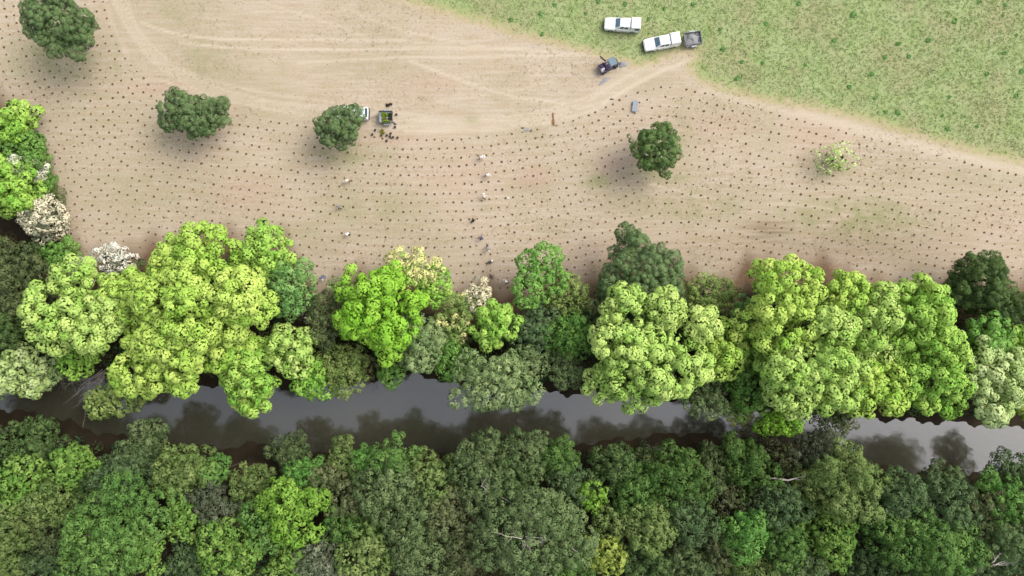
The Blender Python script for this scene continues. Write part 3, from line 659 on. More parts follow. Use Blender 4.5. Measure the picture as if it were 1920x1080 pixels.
S(1400, 1070, 46, 7, 'fine', 'olive', 'olive tree at the bottom under the vivid emerald tree', kt=.8)
S(1500, 1065, 48, 8, 'fine', 'grey', 'grey green tree at the bottom edge under the mottled lime tree', kt=.8)
S(1680, 935, 58, 9, 'fine', 'blue', 'blue green tree right of the large yellow green tree')
S(1680, 1005, 56, 9.5, 'fine', 'mid', 'fresh green tree right of the deep dark gap', kt=.85)
S(1610, 985, 34, 5, 'fine', 'dull', 'dark low tree in the deep gap at right', kt=.8)
S(1620, 1060, 40, 7, 'fine', 'blue', 'dark blue tree at the bottom by the deep gap', kt=.85)
S(1765, 945, 54, 9, 'fine', 'blue', 'blue green tree with a green tip at right', kt=1.05)
S(1765, 1025, 66, 10.5, 'fine', 'mid', 'large yellowish green tree at the bottom right', kt=.9)
S(1770, 890, 36, 7, 'fine', 'grey', 'grey green tree at the forest edge by the wide dark water', kt=.75)
S(1830, 940, 44, 8, 'fine', 'brown', 'brown tinged tree left of the vivid green sloping tree', kt=.8)
S(1872, 935, 46, 9, 'fine', 'emer', 'vivid green sloping tree near the right edge', asp=1.2, rot=-.7, kt=.85)
S(1898, 880, 40, 5.5, 'fine', 'blue', 'dark blue tree at the right edge beside the water')
S(1835, 990, 44, 8, 'fine', 'dull', 'dull tree above the gum in the bottom right corner')
S(1880, 1045, 70, 10.5, 'fine', 'isol', 'grey gum with a pale limb in the bottom right corner', name='gum_tree', barkm=M_pale)
S(1935, 965, 40, 7, 'fine', 'dark', 'dark tree cut by the right edge below the vivid sloping tree')
for a, b, l in ((-75, 735, 'upper one'), (-60, 815, 'second one'), (-110, 775, 'outer one'), (-50, 890, 'lowest one')): S(a, b, 60, 9, 'fine', 'dark', l+' of the trees past the left edge mirrored in the dark water')
S(1680, 1075, 44, 7, 'fine', 'dark', 'dark green tree at the bottom edge left of the large yellowish tree')

# --- low growth under the trees (nobody could count it)
def understorey():
    rng = np.random.default_rng(5)
    m = 6400; x = rng.uniform(-95, 95, m); y = rng.uniform(-58, 8, m)
    ne, se = north_edge(x), south_edge(x)
    px, py = 960+x*F/H, 540-y*F/H
    ly = np.interp(px, LIT[:, 0], LIT[:, 1])
    north = (y > ne+.8) & (py > ly+46+10*np.sin(px*.07)); south = (y < se-.3) & (rng.uniform(0, 1, m) < .9)
    # bare red banks stay open
    bare = np.zeros(m, bool)
    for (cx, cy, rx, ry) in [(465, 872, 45, 30), (20, 790, 70, 18), (1280, 826, 70, 12), (700, 715, 14, 14), (755, 695, 12, 14), (1430, 925, 40, 22), (1500, 900, 30, 20), (1610, 960, 20, 40)]:
        bare |= ((px-cx)/rx)**2+((py-cy)/ry)**2 < 1
    ok = (north | south) & ~bare; x, y = x[ok], y[ok]; n = len(x)
    rc = np.where(y < se[ok]-2, rng.uniform(.7, 1.6, n), rng.uniform(.5, 1.2, n)); h = rc*.6+np.where(y < se[ok], rng.uniform(0, 5.0, n), rng.uniform(0, 1.6, n))*np.clip(np.maximum(y-ne[ok], se[ok]-y)/4, 0, 1)
    z = terrain_z(x, y)+h
    nl = (rc*22).astype(int)+8; ci = np.repeat(np.arange(n), nl); N = len(ci)
    d = unit(rdir(N, rng)+np.array([0, 0, .6])); pos = np.c_[x, y, z][ci]+d*rc[ci][:, None]*rng.uniform(.5, 1.05, (N, 1))
    V = leaf_faces(pos, unit(d+.7*rdir(N, rng)), .52*rng.uniform(.7, 1.3, N), .7, rng)
    tones = np.array([lin(c, KT*.8) for c in ((70, 98, 50), (84, 112, 66), (98, 112, 66), (88, 84, 60), (66, 96, 68))])
    col = tones[rng.integers(0, 5, n)][ci]*np.clip(1+rng.normal(0, .2, (N, 1)), .5, 1.5)
    V = V.reshape(-1, 4, 3)[:, :3].reshape(-1, 3); me = np_mesh('understorey', V, tris=np.arange(len(V)).reshape(-1, 3), mat=M_leaf, col=np.repeat(col, 3, 0))
    tag(obj('understorey', me), 'low dark green undergrowth beneath the river trees', 'undergrowth', kind='stuff')
understorey()

# --- meadow grass and field sprigs
def tufts(name, x, y, cols, hgt, n_bl, rng, label, cat):
    n = len(x); ci = np.repeat(np.arange(n), n_bl); N = len(ci)
    a = rng.uniform(0, 2*np.pi, N); lean = rng.uniform(.3, 1.0, N); hh = hgt*rng.uniform(.5, 1.2, N)
    b = np.c_[x, y, terrain_z(x, y)][ci]+np.c_[rng.normal(0, .10, (N, 2)), np.zeros(N)]
    tip = b+np.c_[np.cos(a)*lean*hh, np.sin(a)*lean*hh, hh*.7]; w = np.c_[-np.sin(a), np.cos(a), np.zeros(N)]*.05
    V = np.stack([b-w, b+w, tip], 1).reshape(-1, 3)
    col = cols[rng.integers(0, len(cols), n)][ci]*np.clip(1+rng.normal(0, .15, (N, 1)), .5, 1.5)
    me = np_mesh(name, V, tris=np.arange(len(V)).reshape(-1, 3), mat=M_leaf, col=np.repeat(col, 3, 0))
    return tag(obj(name, me), label, cat, kind='stuff')
rg = np.random.default_rng(21)
x = rg.uniform(-24, 84, 40000); y = rg.uniform(16, 48, 40000); px, py = 960+x*F/H, 540-y*F/H
dmm = dist_poly(px, py, MEADOW, True); im = in_poly(px, py, MEADOW) & (dmm > rg.uniform(-2, 22, len(px)))
tufts('meadow_grass', x[im], y[im], np.array([lin(c, .74) for c in ((160, 181, 114), (184, 197, 142), (206, 205, 164), (148, 174, 102), (172, 190, 126))]), .17, 5, rg, 'short patchy green grass of the meadow', 'grass')
x = rg.uniform(-80, 80, 22000); y = rg.uniform(2, 46, 22000); px, py = 960+x*F/H, 540-y*F/H
fm = (~in_poly(px, py, MEADOW)) & (py < np.interp(px, LIT[:, 0], LIT[:, 1])+30) & (np.sin(px*.02)+np.sin(py*.045+px*.008)+rg.normal(0, .8, len(px)) > .1)
tufts('stubble', x[fm], y[fm], np.array([lin(c, .6) for c in ((214, 198, 164), (200, 188, 148), (184, 182, 132), (226, 210, 182), (180, 160, 128))]), .12, 4, rg, 'short dry stubble and sprigs on the mown field', 'stubble')
# leafy weed clumps dotted over the meadow
def clump_mesh(seed, r):
    rng = np.random.default_rng(seed); n = 110; d = unit(rdir(n, rng)*np.array([1, 1, .6])+np.array([0, 0, .35]))
    pos = d*np.array([1, 1, .3])*r*rng.uniform(.25, 1, (n, 1)); pos[:, 2] = np.abs(pos[:, 2])+.03
    V = leaf_faces(pos, unit(d+.5*rdir(n, rng)), .26*rng.uniform(.7, 1.3, n), .55, rng)
    c = np.array(lin((138, 180, 112), 1.05))*np.clip(1+rng.normal(0, .18, (n, 1)), .5, 1.5)
    return np_mesh('weed_clump', V, quads=np.arange(4*n).reshape(-1, 4), mat=M_leaf, col=np.repeat(c, 4, 0))
WM = [clump_mesh(i, r) for i, r in enumerate((.3, .4, .52))]
weeds = [(1014, 27, 2), (1017, 64, 1), (959, 37, 1), (1040, 10, 0), (1098, 26, 0), (1122, 3, 1), (1172, 8, 1), (1245, 17, 0), (1350, 55, 0), (1356, 92, 1), (1382, 147, 2), (1391, 116, 0), (1430, 118, 0), (1436, 45, 1), (1497, 7, 1), (1600, 28, 2), (1563, 76, 1), (1684, 82, 1), (1790, 40, 2), (1850, 139, 1), (1916, 134, 2), (1634, 139, 1), (1592, 163, 1), (1683, 212, 2), (1767, 217, 0), (1776, 242, 1), (1905, 180, 1), (1832, 237, 0), (1704, 106, 0), (1660, 108, 0), (1740, 76, 1), (1882, 100, 1), (1905, 66, 0), (1836, 4, 1), (1884, 10, 0), (1510, 122, 0), (1640, 185, 0), (1880, 30, 0), (1300, 8, 0), (1216, 36, 0), (1780, 182, 0), (1660, 210, 0)]
for i, (a, b, s) in enumerate(weeds):
    p = W(a, b); o = obj('weed_clump', WM[s], None, p, random.Random(i).uniform(0, 6)); o.scale = (1, random.Random(i+90).uniform(.75, 1.25), 1)
    tag(o, 'small dark green weed clump in the meadow grass', 'weed', 'weed clumps dotted over the meadow')

# ------------------------------------------------------------------ planted seedlings in rows
def seedling_spots():
    rng = np.random.default_rng(3)
    TOP = smooth_curve([(176, -160), (185, -60), (195, 10), (208, 66), (236, 112), (282, 162), (340, 196), (430, 214), (560, 236), (690, 258), (770, 263), (860, 262), (960, 251), (1040, 236), (1120, 210), (1180, 178), (1240, 163), (1330, 175), (1440, 211), (1540, 236), (1640, 262), (1740, 288), (1850, 315), (2040, 360)], 500)
    pts = []
    cur = TOP.copy(); step = 16.9
    for row in range(28):
        s = np.r_[0, np.cumsum(np.hypot(*np.diff(cur, axis=0).T))]
        u = np.arange(rng.uniform(0, 17), s[-1], 16.3); u = u+rng.normal(0, 1.1, len(u))
        Qp = np.c_[np.interp(u, s, cur[:, 0]), np.interp(u, s, cur[:, 1])]+rng.normal(0, .9, (len(u), 2))
        pts.append(Qp)
        t = np.gradient(cur, axis=0); t = unit(t); nrm = np.c_[-t[:, 1], t[:, 0]]
        cur = cur+nrm*step
        s = np.r_[0, np.cumsum(np.hypot(*np.diff(cur, axis=0).T))]; uu = np.linspace(0, s[-1], 500)
        cur = np.c_[np.interp(uu, s, cur[:, 0]), np.interp(uu, s, cur[:, 1])]
        k = 6+3*row
        for _ in range(k): cur[1:-1] = .25*cur[:-2]+.5*cur[1:-1]+.25*cur[2:]
    P = np.concatenate(pts)
    ly = np.interp(P[:, 0], LIT[:, 0], LIT[:, 1])+22
    ok = (P[:, 0] > -30) & (P[:, 0] < 1950) & (P[:, 1] > -20) & (P[:, 1] < ly) & (rng.uniform(0, 1, len(P)) > .04)
    P = P[ok]; keep = []
    for p in P[rng.permutation(len(P))]:
        if not keep or np.min(np.sum((np.array(keep)-p)**2, 1)) > 11.5**2: keep.append(p)
    return np.array(keep)
SP = seedling_spots()
M_soil = plain('dug_soil', lin((134, 104, 82), .64), .95, 0, .35, 14, .1)
def seed_geo(seed):
    """low ring of dug soil with a hollow, and a few upright leaves"""
    rng = np.random.default_rng(seed); n = 8; V = []; F_ = []
    for r, z in ((.165, .0), (.12, .04), (.06, .015)):
        for i in range(n):
            a = 2*math.pi*i/n; k = r*rng.uniform(.8, 1.2); V.append((k*math.cos(a), k*math.sin(a), z*rng.uniform(.6, 1.3)))
    V.append((0, 0, .0)); tr = []; qd = []
    for j in range(2):
        for i in range(n): qd.append((j*n+i, j*n+(i+1) % n, (j+1)*n+(i+1) % n, (j+1)*n+i))
    for i in range(n): tr.append((2*n+i, 2*n+(i+1) % n, 3*n))
    return np.array(V), qd, tr
M_seed_leaf = plain('seedling_leaf', lin((112, 110, 74), .62), .7, 0, .3, 20)
SOILS, LEAFS = [], []
for i in range(4):
    V, qd, tr = seed_geo(i); SOILS.append((V, np.array(qd), np.array(tr)))
    rng = np.random.default_rng(50+i); m = 5; a = rng.uniform(0, 2*np.pi, m)
    b = np.c_[rng.normal(0, .02, (m, 2)), np.full(m, .02)]; tip = b+np.c_[np.cos(a)*.12, np.sin(a)*.12, rng.uniform(.12, .22, m)]; w = np.c_[-np.sin(a), np.cos(a), np.zeros(m)]*.035
    Vl = np.stack([b, (b+tip)/2+w, tip, (b+tip)/2-w], 1).reshape(-1, 3); LEAFS.append(Vl)
pick = np.argsort(np.hypot(SP[:, 0]-960, SP[:, 1]-540)+np.where(SP[:, 1] > np.interp(SP[:, 0], LIT[:, 0], LIT[:, 1])-6, 900, 0))
near_i = pick[:300]; rest = pick[300:]
sm = [np_mesh('soil_ring', V, quads=q, tris=t, mat=M_soil) for V, q, t in SOILS]
lm = [np_mesh('sapling_leaves', V, quads=np.arange(len(V)).reshape(-1, 4), mat=M_seed_leaf) for V in LEAFS]
rr = random.Random(9)
for i in near_i:
    p = W(SP[i, 0], SP[i, 1]); p.z = float(terrain_z(p.x, p.y))+.006; k = rr.randrange(4)
    e = obj('seedling', sm[k], None, p, rr.uniform(0, 6.28)); s = rr.uniform(.65, 1.15); e.scale = (s, s, 1)
    obj('leaves', lm[k], e)
    tag(e, 'tiny seedling in a dark dug hole on the mown field', 'seedling', 'planted seedlings in the middle of the field')
Vs, Qs, Ts, Vl = [], [], [], []; off = 0
for i in rest:
    p = W(SP[i, 0], SP[i, 1]); p.z = float(terrain_z(p.x, p.y))+.006; k = rr.randrange(4); V, q, t = SOILS[k]
    a = rr.uniform(0, 6.28); s = rr.uniform(.6, 1.15); Rm = np.array([[math.cos(a)*s, math.sin(a)*s, 0], [-math.sin(a)*s, math.cos(a)*s, 0], [0, 0, 1]])
    Vs.append(V @ Rm+np.array(p)); Qs.append(q+off); Ts.append(t+off); off += len(V); Vl.append(LEAFS[k] @ Rm+np.array(p))
me = np_mesh('seedling_rows', np.concatenate(Vs), quads=np.concatenate(Qs), tris=np.concatenate(Ts), mat=M_soil)
so = tag(obj('seedling_rows', me), 'rows of tiny seedlings in dark holes covering the outer field', 'seedlings', kind='stuff')
Vl = np.concatenate(Vl); tag(obj('leaves', np_mesh('leaves', Vl, quads=np.arange(len(Vl)).reshape(-1, 4), mat=M_seed_leaf), so), kind='stuff')

# ------------------------------------------------------------------ vehicles
def wheel(parent, x, y, r=.38, w=.26):
    bm = bmesh.new(); add_disc_prism(bm, (0, 0, 0), r, w, 18); t = bm_obj('wheel', bm, M_tyre, parent, False); t.location = (x, y, r)
    bm = bmesh.new(); add_disc_prism(bm, (0, math.copysign(w/2-.01, y), 0), r*.6, .06, 12); bm_obj('rim', bm, M_steel, t)
    return t
def sect(x, w, zb, zt, b=.12):
    return [(x, -w, zb), (x, w, zb), (x, w*1.02, (zb+zt)/2), (x, w, zt-b), (x, w-b, zt), (x, -w+b, zt), (x, -w, zt-b), (x, -w*1.02, (zb+zt)/2)]
def panel(name, pts, mat, parent, off=.006):
    """thin pane standing off a face"""
    p = [Vector(q) for q in pts]; n = (p[1]-p[0]).cross(p[-1]-p[0]).normalized()
    bm = bmesh.new(); a = [bm.verts.new(q+n*abs(off)) for q in p]; b = [bm.verts.new(q-n*abs(off)) for q in p]
    bm.faces.new(a); bm.faces.new(b[::-1]); m = len(p)
    for i in range(m): bm.faces.new((a[i], b[i], b[(i+1) % m], a[(i+1) % m]))
    bmesh.ops.recalc_face_normals(bm, faces=bm.faces[:])
    return bm_obj(name, bm, mat, parent)
def ute(px, py, ang, label, canopy='box', side_window=False, name='ute'):
    r = empty(name, W(px, py, 0), ang)
    bm = bmesh.new(); add_hull(bm, [sect(2.66, .70, .5, .84), sect(2.5, .86, .42, .97), sect(1.75, .92, .38, 1.05), sect(1.0, .94, .36, 1.10), sect(-1.1, .95, .36, 1.09), sect(-2.5, .94, .38, 1.06), sect(-2.62, .9, .45, 1.02)])
    body = bm_obj('body', bm, M_paint, r)
    zb, zt = 1.06, 1.76
    lo = [(1.12, .84), (-1.12, .86)]; hi = [(.32, .66), (-1.02, .70)]
    c = lambda x, w, z: [(x, -w, z), (x, w, z)]
    bm = bmesh.new()
    add_hull(bm, [[(1.12, -.80, zb), (1.12, .80, zb), (-1.14, .86, zb), (-1.14, -.86, zb)], [(.42, -.66, zt-.06), (.42, .66, zt-.06), (-1.08, .71, zt-.06), (-1.08, -.71, zt-.06)], [(.30, -.60, zt), (.30, .60, zt), (-1.04, .64, zt), (-1.04, -.64, zt)]])
    cab = bm_obj('cabin', bm, M_paint, r)
    L = lambda a, b, t: tuple(a[i]+(b[i]-a[i])*t for i in range(3))
    f0, f1 = (1.12, -.80, zb), (1.12, .80, zb); g0, g1 = (.42, -.66, zt-.06), (.42, .66, zt-.06)
    q0, q1 = L(f0, g0, .1), L(f1, g1, .1); q2, q3 = L(f1, g1, .96), L(f0, g0, .96)
    panel('windscreen', [L(q0, q1, .06), L(q0, q1, .94), L(q3, q2, .94), L(q3, q2, .06)], M_screen, r)
    for s in (-1, 1):
        a0, a1 = (1.12, s*.80, zb), (-1.14, s*.86, zb); b0, b1 = (.42, s*.66, zt-.06), (-1.08, s*.71, zt-.06)
        for t0, t1 in ((.22, .50), (.56, .84)):
            pts = [L(L(a0, a1, t0), L(b0, b1, t0), .2), L(L(a0, a1, t1), L(b0, b1, t1), .2), L(L(a0, a1, t1), L(b0, b1, t1), .9), L(L(a0, a1, t0 + .04), L(b0, b1, t0 + .04), .9)]
            if s < 0: pts = pts[::1]
            panel('side_window', pts, M_glass, r, .008 if s > 0 else -.008 if False else .008)
        box('mirror', (.92, s*1.05, 1.15), (.12, .2, .16), M_black, r, .03)
        box('headlight', (2.58, s*.62, .80), (.14, .3, .16), M_lamp, r, .03)
        box('tail_light', (-2.63, s*.80, .86), (.05, .12, .3), M_red, r, .01)
        box('door_handle', (-.1, s*.975, .92), (.16, .03, .04), M_black, r)
    box('front_bumper', (2.70, 0, .52), (.16, 1.6, .22), M_black, r, .05)
    box('rear_bumper', (-2.72, 0, .52), (.16, 1.7, .16), M_black, r, .04)
    for x in (1.65, -1.6):
        for s in (-1, 1): wheel(r, x, s*.84)
    bm = bmesh.new()
    if canopy == 'box':
        add_hull(bm, [[(-1.22, -.94, 1.02), (-1.22, .94, 1.02), (-2.64, .94, 1.02), (-2.64, -.94, 1.02)], [(-1.24, -.82, 1.82), (-1.24, .82, 1.82), (-2.62, .82, 1.82), (-2.62, -.82, 1.82)], [(-1.32, -.76, 1.88), (-1.32, .76, 1.88), (-2.54, .76, 1.88), (-2.54, -.76, 1.88)]])
        cn = bm_obj('canopy', bm, M_paint, r)
        if side_window: panel('canopy_window', [(-1.8, .916, 1.18), (-2.5, .916, 1.18), (-2.5, .838, 1.70), (-1.8, .838, 1.70)], M_glass, r, -.012)
        panel('canopy_rear_window', [(-2.634, -.6, 1.3), (-2.634, .6, 1.3), (-2.626, .6, 1.7), (-2.626, -.6, 1.7)], M_glass, r, -.012)
    else:
        add_hull(bm, [[(-1.16, -.90, 1.04), (-1.16, .90, 1.04), (-2.6, .90, 1.04), (-2.6, -.90, 1.04)], [(-1.2, -.74, 1.74), (-1.2, .74, 1.74), (-2.25, .72, 1.74), (-2.25, -.72, 1.74)], [(-1.26, -.66, 1.80), (-1.26, .66, 1.80), (-2.18, .64, 1.80), (-2.18, -.64, 1.80)]])
        cn = bm_obj('canopy', bm, M_paint, r)
        box('roof_panel', (-1.62, .02, 1.812), (.95, .85, .03), M_silver, r, .01)
        panel('rear_window', [(-2.55, -.7, 1.14), (-2.55, .7, 1.14), (-2.28, .62, 1.68), (-2.28, -.62, 1.68)], M_glass, r, -.02)
        for s in (-1, 1): panel('canopy_window', [(-1.3, s*.875, 1.15), (-2.3, s*.872, 1.15), (-2.12, s*.77, 1.62), (-1.32, s*.77, 1.62)], M_glass, r, .012 if s < 0 else -.012)
    return r
def flip_side(r): pass
PI = math.pi
u1 = ute(1165, 50, PI+math.radians(-3.5), 'white ute parked on the grass, upper of the two by the buggy', 'box', True); tag(u1, None, 'ute', 'white utes parked by the field')
u1['label'] = 'white ute parked on the grass, upper of the two by the buggy'
u2 = ute(1238, 83, PI+math.radians(10.5), '', 'box'); tag(u2, 'white ute hitched to the dark cage trailer on the grass', 'ute', 'white utes parked by the field')
u3 = ute(660, 215, PI+math.radians(-1.0), '', 'hatch'); tag(u3, 'white ute half hidden under a tree, hitched to the plant trailer', 'ute', 'white utes parked by the field')
def lumpy(name, rx, ry, h, mat, seed, parent=None, n=14, loc=None, rz=0, edge=1.0):
    """crumpled heap or sheet with an uneven outline"""
    rng = np.random.default_rng(seed); V = []; q = []
    ph = rng.uniform(0, 6.28, 5)
    for j in range(n):
        rr_ = j/(n-1)
        for i in range(20):
            a = 2*math.pi*i/20; k = rr_*(1+.16*math.sin(2*a+ph[0])+.14*math.sin(3*a+ph[1])+.1*math.sin(5*a+ph[2]))
            z = h*((1-rr_**2.2)*.7+.3*(.5+.5*math.sin(7*a+9*rr_+ph[3]))*(1-rr_**4))+rng.normal(0, .03*h)*(rr_ < .99)
            V.append((rx*k*math.cos(a), ry*k*math.sin(a), max(0.004, z) if rr_ < 1 else 0.0))
    for j in range(n-1):
        for i in range(20): q.append((j*20+i, (j+1)*20+i, (j+1)*20+(i+1) % 20, j*20+(i+1) % 20))
    return obj(name, np_mesh(name, V, quads=q, mat=mat), parent, loc, rz)
M_plate = plain('dark_green_plate', (.07, .09, .085), .6, .2, .25, 6)
def trailer(px, py, ang, label, cage, L=2.5, Wd=1.7, draw=1.25):
    r = empty('trailer', W(px, py, 0), ang)     # local +x points at the tow car
    box('bed', (0, 0, .62), (L, Wd, .08), M_steel if not cage else M_darkload, r)
    hgt = .38 if not cage else .35
    for nm, c, d in (('side_panel', (0, Wd/2, .66+hgt/2), (L, .05, hgt)), ('side_panel', (0, -Wd/2, .66+hgt/2), (L, .05, hgt)), ('end_panel', (L/2, 0, .66+hgt/2), (.05, Wd-.06, hgt)), ('tailgate', (-L/2, 0, .66+hgt/2), (.05, Wd-.06, hgt))):
        box(nm, c, d, M_plate if not cage else M_darkload, r)
    for s in (-1, 1):
        wheel(r, -.1, s*(Wd/2+.16), .33, .2)
        bm = bmesh.new(); add_hull(bm, [[(x+dx, s*(Wd/2+.02)+yy, z) for yy, dx in ((0, 0), (s*.28, 0))]+[(x+dx, s*(Wd/2+.02)+yy, z-.03) for yy, dx in ((s*.28, 0), (0, 0))] for x, z in ((-.62, .5), (-.48, .70), (.28, .70), (.42, .5))])
        bm_obj('mudguard', bm, M_steel, r)
        tube('drawbar', [(L/2, s*Wd*.3, .55), (L/2+draw, s*.03, .5)], .035, M_steel, r)
        box('tail_light', (-L/2-.04, s*(Wd/2-.15), .6), (.05, .16, .1), M_red, r)
    tube('jockey_post', [(L/2+draw*.75, .12, .25), (L/2+draw*.75, .12, .95)], .03, M_steel, r)
    if cage:
        zt = 1.35
        for x in (-L/2, 0, L/2):
            for s in (-1, 1): tube('cage_post', [(x, s*Wd/2, .9), (x, s*Wd/2, zt)], .02, M_steel, r, 6)
            tube('cage_bar', [(x, -Wd/2, zt), (x, Wd/2, zt)], .02, M_steel, r, 6)
        for s in (-1, 0, 1): tube('cage_rail', [(-L/2, s*Wd/2, zt), (L/2, s*Wd/2, zt)], .02, M_steel, r, 6)
    return r
t1 = trailer(1296, 76, PI+math.radians(8), '', True, 2.5, 1.85); tag(t1, 'dark cage trailer behind the white ute on the grass', 'trailer', 'trailers')
ld = lumpy('tarp_load', 1.15, .85, .55, M_tarp, 4, None, loc=W(1296, 76, .68), rz=.2); tag(ld, 'crumpled grey tarp load inside the dark cage trailer', 'tarp')
t2 = trailer(725, 222, PI, '', False, 2.0, 1.75); tag(t2, 'square steel trailer full of green seedlings behind the hidden ute', 'trailer', 'trailers')
# trays of seedlings standing in the trailer
def plant_tray(px, py, z, wx, wy, seed, label, c=((104, 150, 40), (168, 190, 60)), hgt=.3, rz=0.0, n=150):
    rng = np.random.default_rng(seed); base = W(px, py, z); r = empty('plant_tray', base, rz)
    bm = bmesh.new()
    add_box(bm, (0, 0, .012), (wx, wy, .02))
    for sx in (-1, 1): add_box(bm, (sx*(wx/2-.012), 0, .06), (.02, wy-.05, .09)); add_box(bm, (0, sx*(wy/2-.012), .06), (wx, .02, .09))
    bm_obj('tray', bm, M_pot, r)
    pos = np.c_[rng.uniform(-wx/2, wx/2, n), rng.uniform(-wy/2, wy/2, n), rng.uniform(.08, hgt, n)]
    V = leaf_faces(pos, unit(rdir(n, rng)+np.array([0, 0, .9])), .17*rng.uniform(.7, 1.3, n), .6, rng)
    a, b = np.array(lin(c[0], .8)), np.array(lin(c[1], .8)); cc = a+(b-a)*rng.uniform(0, 1, (n, 1))
    obj('seedling_leaves', np_mesh('seedling_leaves', V, quads=np.arange(4*n).reshape(-1, 4), mat=M_leaf, col=np.repeat(cc, 4, 0)), r)
    return tag(r, label, 'plant tray', 'trays of seedlings around the trailer')
plant_tray(721, 215, .67, .95, .5, 1, 'tray of light green seedlings at the upper left in the trailer')
plant_tray(731.5, 216, .67, .5, .5, 2, 'tray of dark seedlings at the upper right in the trailer', ((60, 74, 40), (96, 110, 60)))
plant_tray(721, 222, .67, .7, .42, 3, 'tray of yellowish seedlings in the middle of the trailer', ((124, 140, 60), (176, 176, 84)))
plant_tray(724, 229, .67, 1.2, .46, 4, 'long tray of yellow green seedlings along the lower side of the trailer', ((120, 160, 40), (186, 196, 70)))
plant_tray(731, 223, .67, .55, .4, 5, 'half empty tray at the right middle of the trailer', ((70, 72, 46), (110, 104, 66)), n=40)
plant_tray(717.5, 247.5, .01, .5, .75, 6, 'tray of yellowing seedlings on the ground below the trailer', ((128, 132, 58), (176, 168, 84)), rz=.5)
plant_tray(716, 253.5, .01, .3, .35, 7, 'little tray of dull seedlings at the lower end of the yellowing tray', ((108, 118, 66), (140, 146, 90)), n=50)
plant_tray(727, 197.5, .01, .55, .45, 8, 'left dark tray on the ground above the trailer', ((80, 62, 50), (110, 90, 74)), hgt=.16, n=40)
plant_tray(732.5, 195.5, .01, .45, .3, 9, 'right dark tray on the ground above the trailer', ((80, 62, 50), (110, 90, 74)), hgt=.16, n=30)
def pot(px, py, label, s=1.0):
    p = W(px, py, .005); n = 10; bm = bmesh.new()
    add_hull(bm, [[(r*s*math.cos(2*PI*i/n), r*s*math.sin(2*PI*i/n), z*s) for i in range(n)] for r, z in ((.13, 0), (.17, .24), (.19, .26), (.16, .26), (.145, .2))])
    o = bm_obj('plant_pot', bm, M_pot); o.location = p
    obj('leaves', lm[(int(px)) % 4], o); o.children[0].location = (0, 0, .2)
    return tag(o, label, 'pot', 'pots below the trailer')
for a, b, l in ((725.5, 254.5, 'plant pot nearest the yellowing tray below the trailer'), (733, 251, 'plant pot standing highest in the cluster below the trailer'), (731.5, 256.5, 'plant pot in the middle of the cluster below the trailer'), (737.5, 258, 'plant pot right of the middle one in the cluster'), (746, 258.5, 'plant pot at the right end of the cluster below the trailer'), (725.5, 264.5, 'plant pot alone below the cluster near the first row'), (741, 239, 'plant pot at the lower right corner of the trailer'), (743.5, 215.5, 'plant pot at the right side of the trailer'), (704, 244.5, 'plant pot left of the yellowing tray, towards the tree'), (698.5, 253, 'plant pot beside the tree that hides the ute')):
    pot(a, b, l)
lumpy_items = [
 (1168, 121, .62, .5, .22, M_tarp, .3, 'heap', 'grey brown heap of sacks right of the buggy', 'sack heap'),
 (1162, 119.5, .28, .2, .12, M_rag, .3, 'cloth', 'small dark cloth between the buggy and the sack heap', 'cloth'),
 (1133, 152, .85, .32, .1, M_tarp, .55, 'crumpled_sheet', 'crumpled grey violet sheet on the ground below the buggy', 'sheet'),
 (989, 244, .62, .2, .08, M_tarp, .25, 'crumpled_sheet', 'pointed grey sheet lying at the edge of the planted rows', 'sheet'),
 (980, 240, .25, .15, .08, M_rag, -.3, 'cloth', 'small dark rag left of the pointed grey sheet', 'cloth'),
 (1147, 186, .3, .15, .14, M_rag, .1, 'tool_bag', 'small dark bag on the track below the buggy', 'bag'),
 (952, 371.5, .2, .12, .12, M_whitecloth, .2, 'sack', 'small white sack lying among the seedlings', 'sack'),
 (740, 232, .22, .3, .12, M_rag, .8, 'cloth', 'dark bundle at the right side of the plant trailer', 'bundle')]
for i, (a, b, rx, ry, h, m, rz, nm, lab, cat) in enumerate(lumpy_items):
    p = W(a, b, 0); p.z = float(terrain_z(p.x, p.y))+.004; tag(lumpy(nm, rx, ry, h, m, 30+i, None, 8, p, rz), lab, cat)
# rectangular grey tub and brown stake
r = empty('plastic_tub', W(1190, 200, 0), math.radians(84))
bm = bmesh.new(); add_hull(bm, [[(-.72, -.3, 0), (.72, -.3, 0), (.72, .3, 0), (-.72, .3, 0)], [(-.8, -.36, .3), (.8, -.36, .3), (.8, .36, .3), (-.8, .36, .3)]]); bm_obj('tub', bm, M_bluetarp, r)
bm = bmesh.new(); add_box(bm, (0, 0, .315), (1.66, .78, .03), .008); bm_obj('lid', bm, M_bluetarp, r)
for s in (-1, 1): box('handle', (s*.86, 0, .22), (.06, .25, .04), M_black, r)
tag(r, 'blue grey oblong tub lying at the top of the rows', 'tub')
r = empty('stake', W(1038, 222, 0), math.radians(93))
tube('shaft', [(-.9, 0, .1), (.75, .03, .1)], .11, M_rust, r, 7); tube('point', [(.75, .03, .06), (.92, .035, .06)], [.07, .01], M_rust, r, 7); lumpy('flag', .6, .2, .12, M_rust, 77, r, 6, (-.6, .05, .09))
tag(r, 'rust brown stake lying on the bare ground', 'stake')
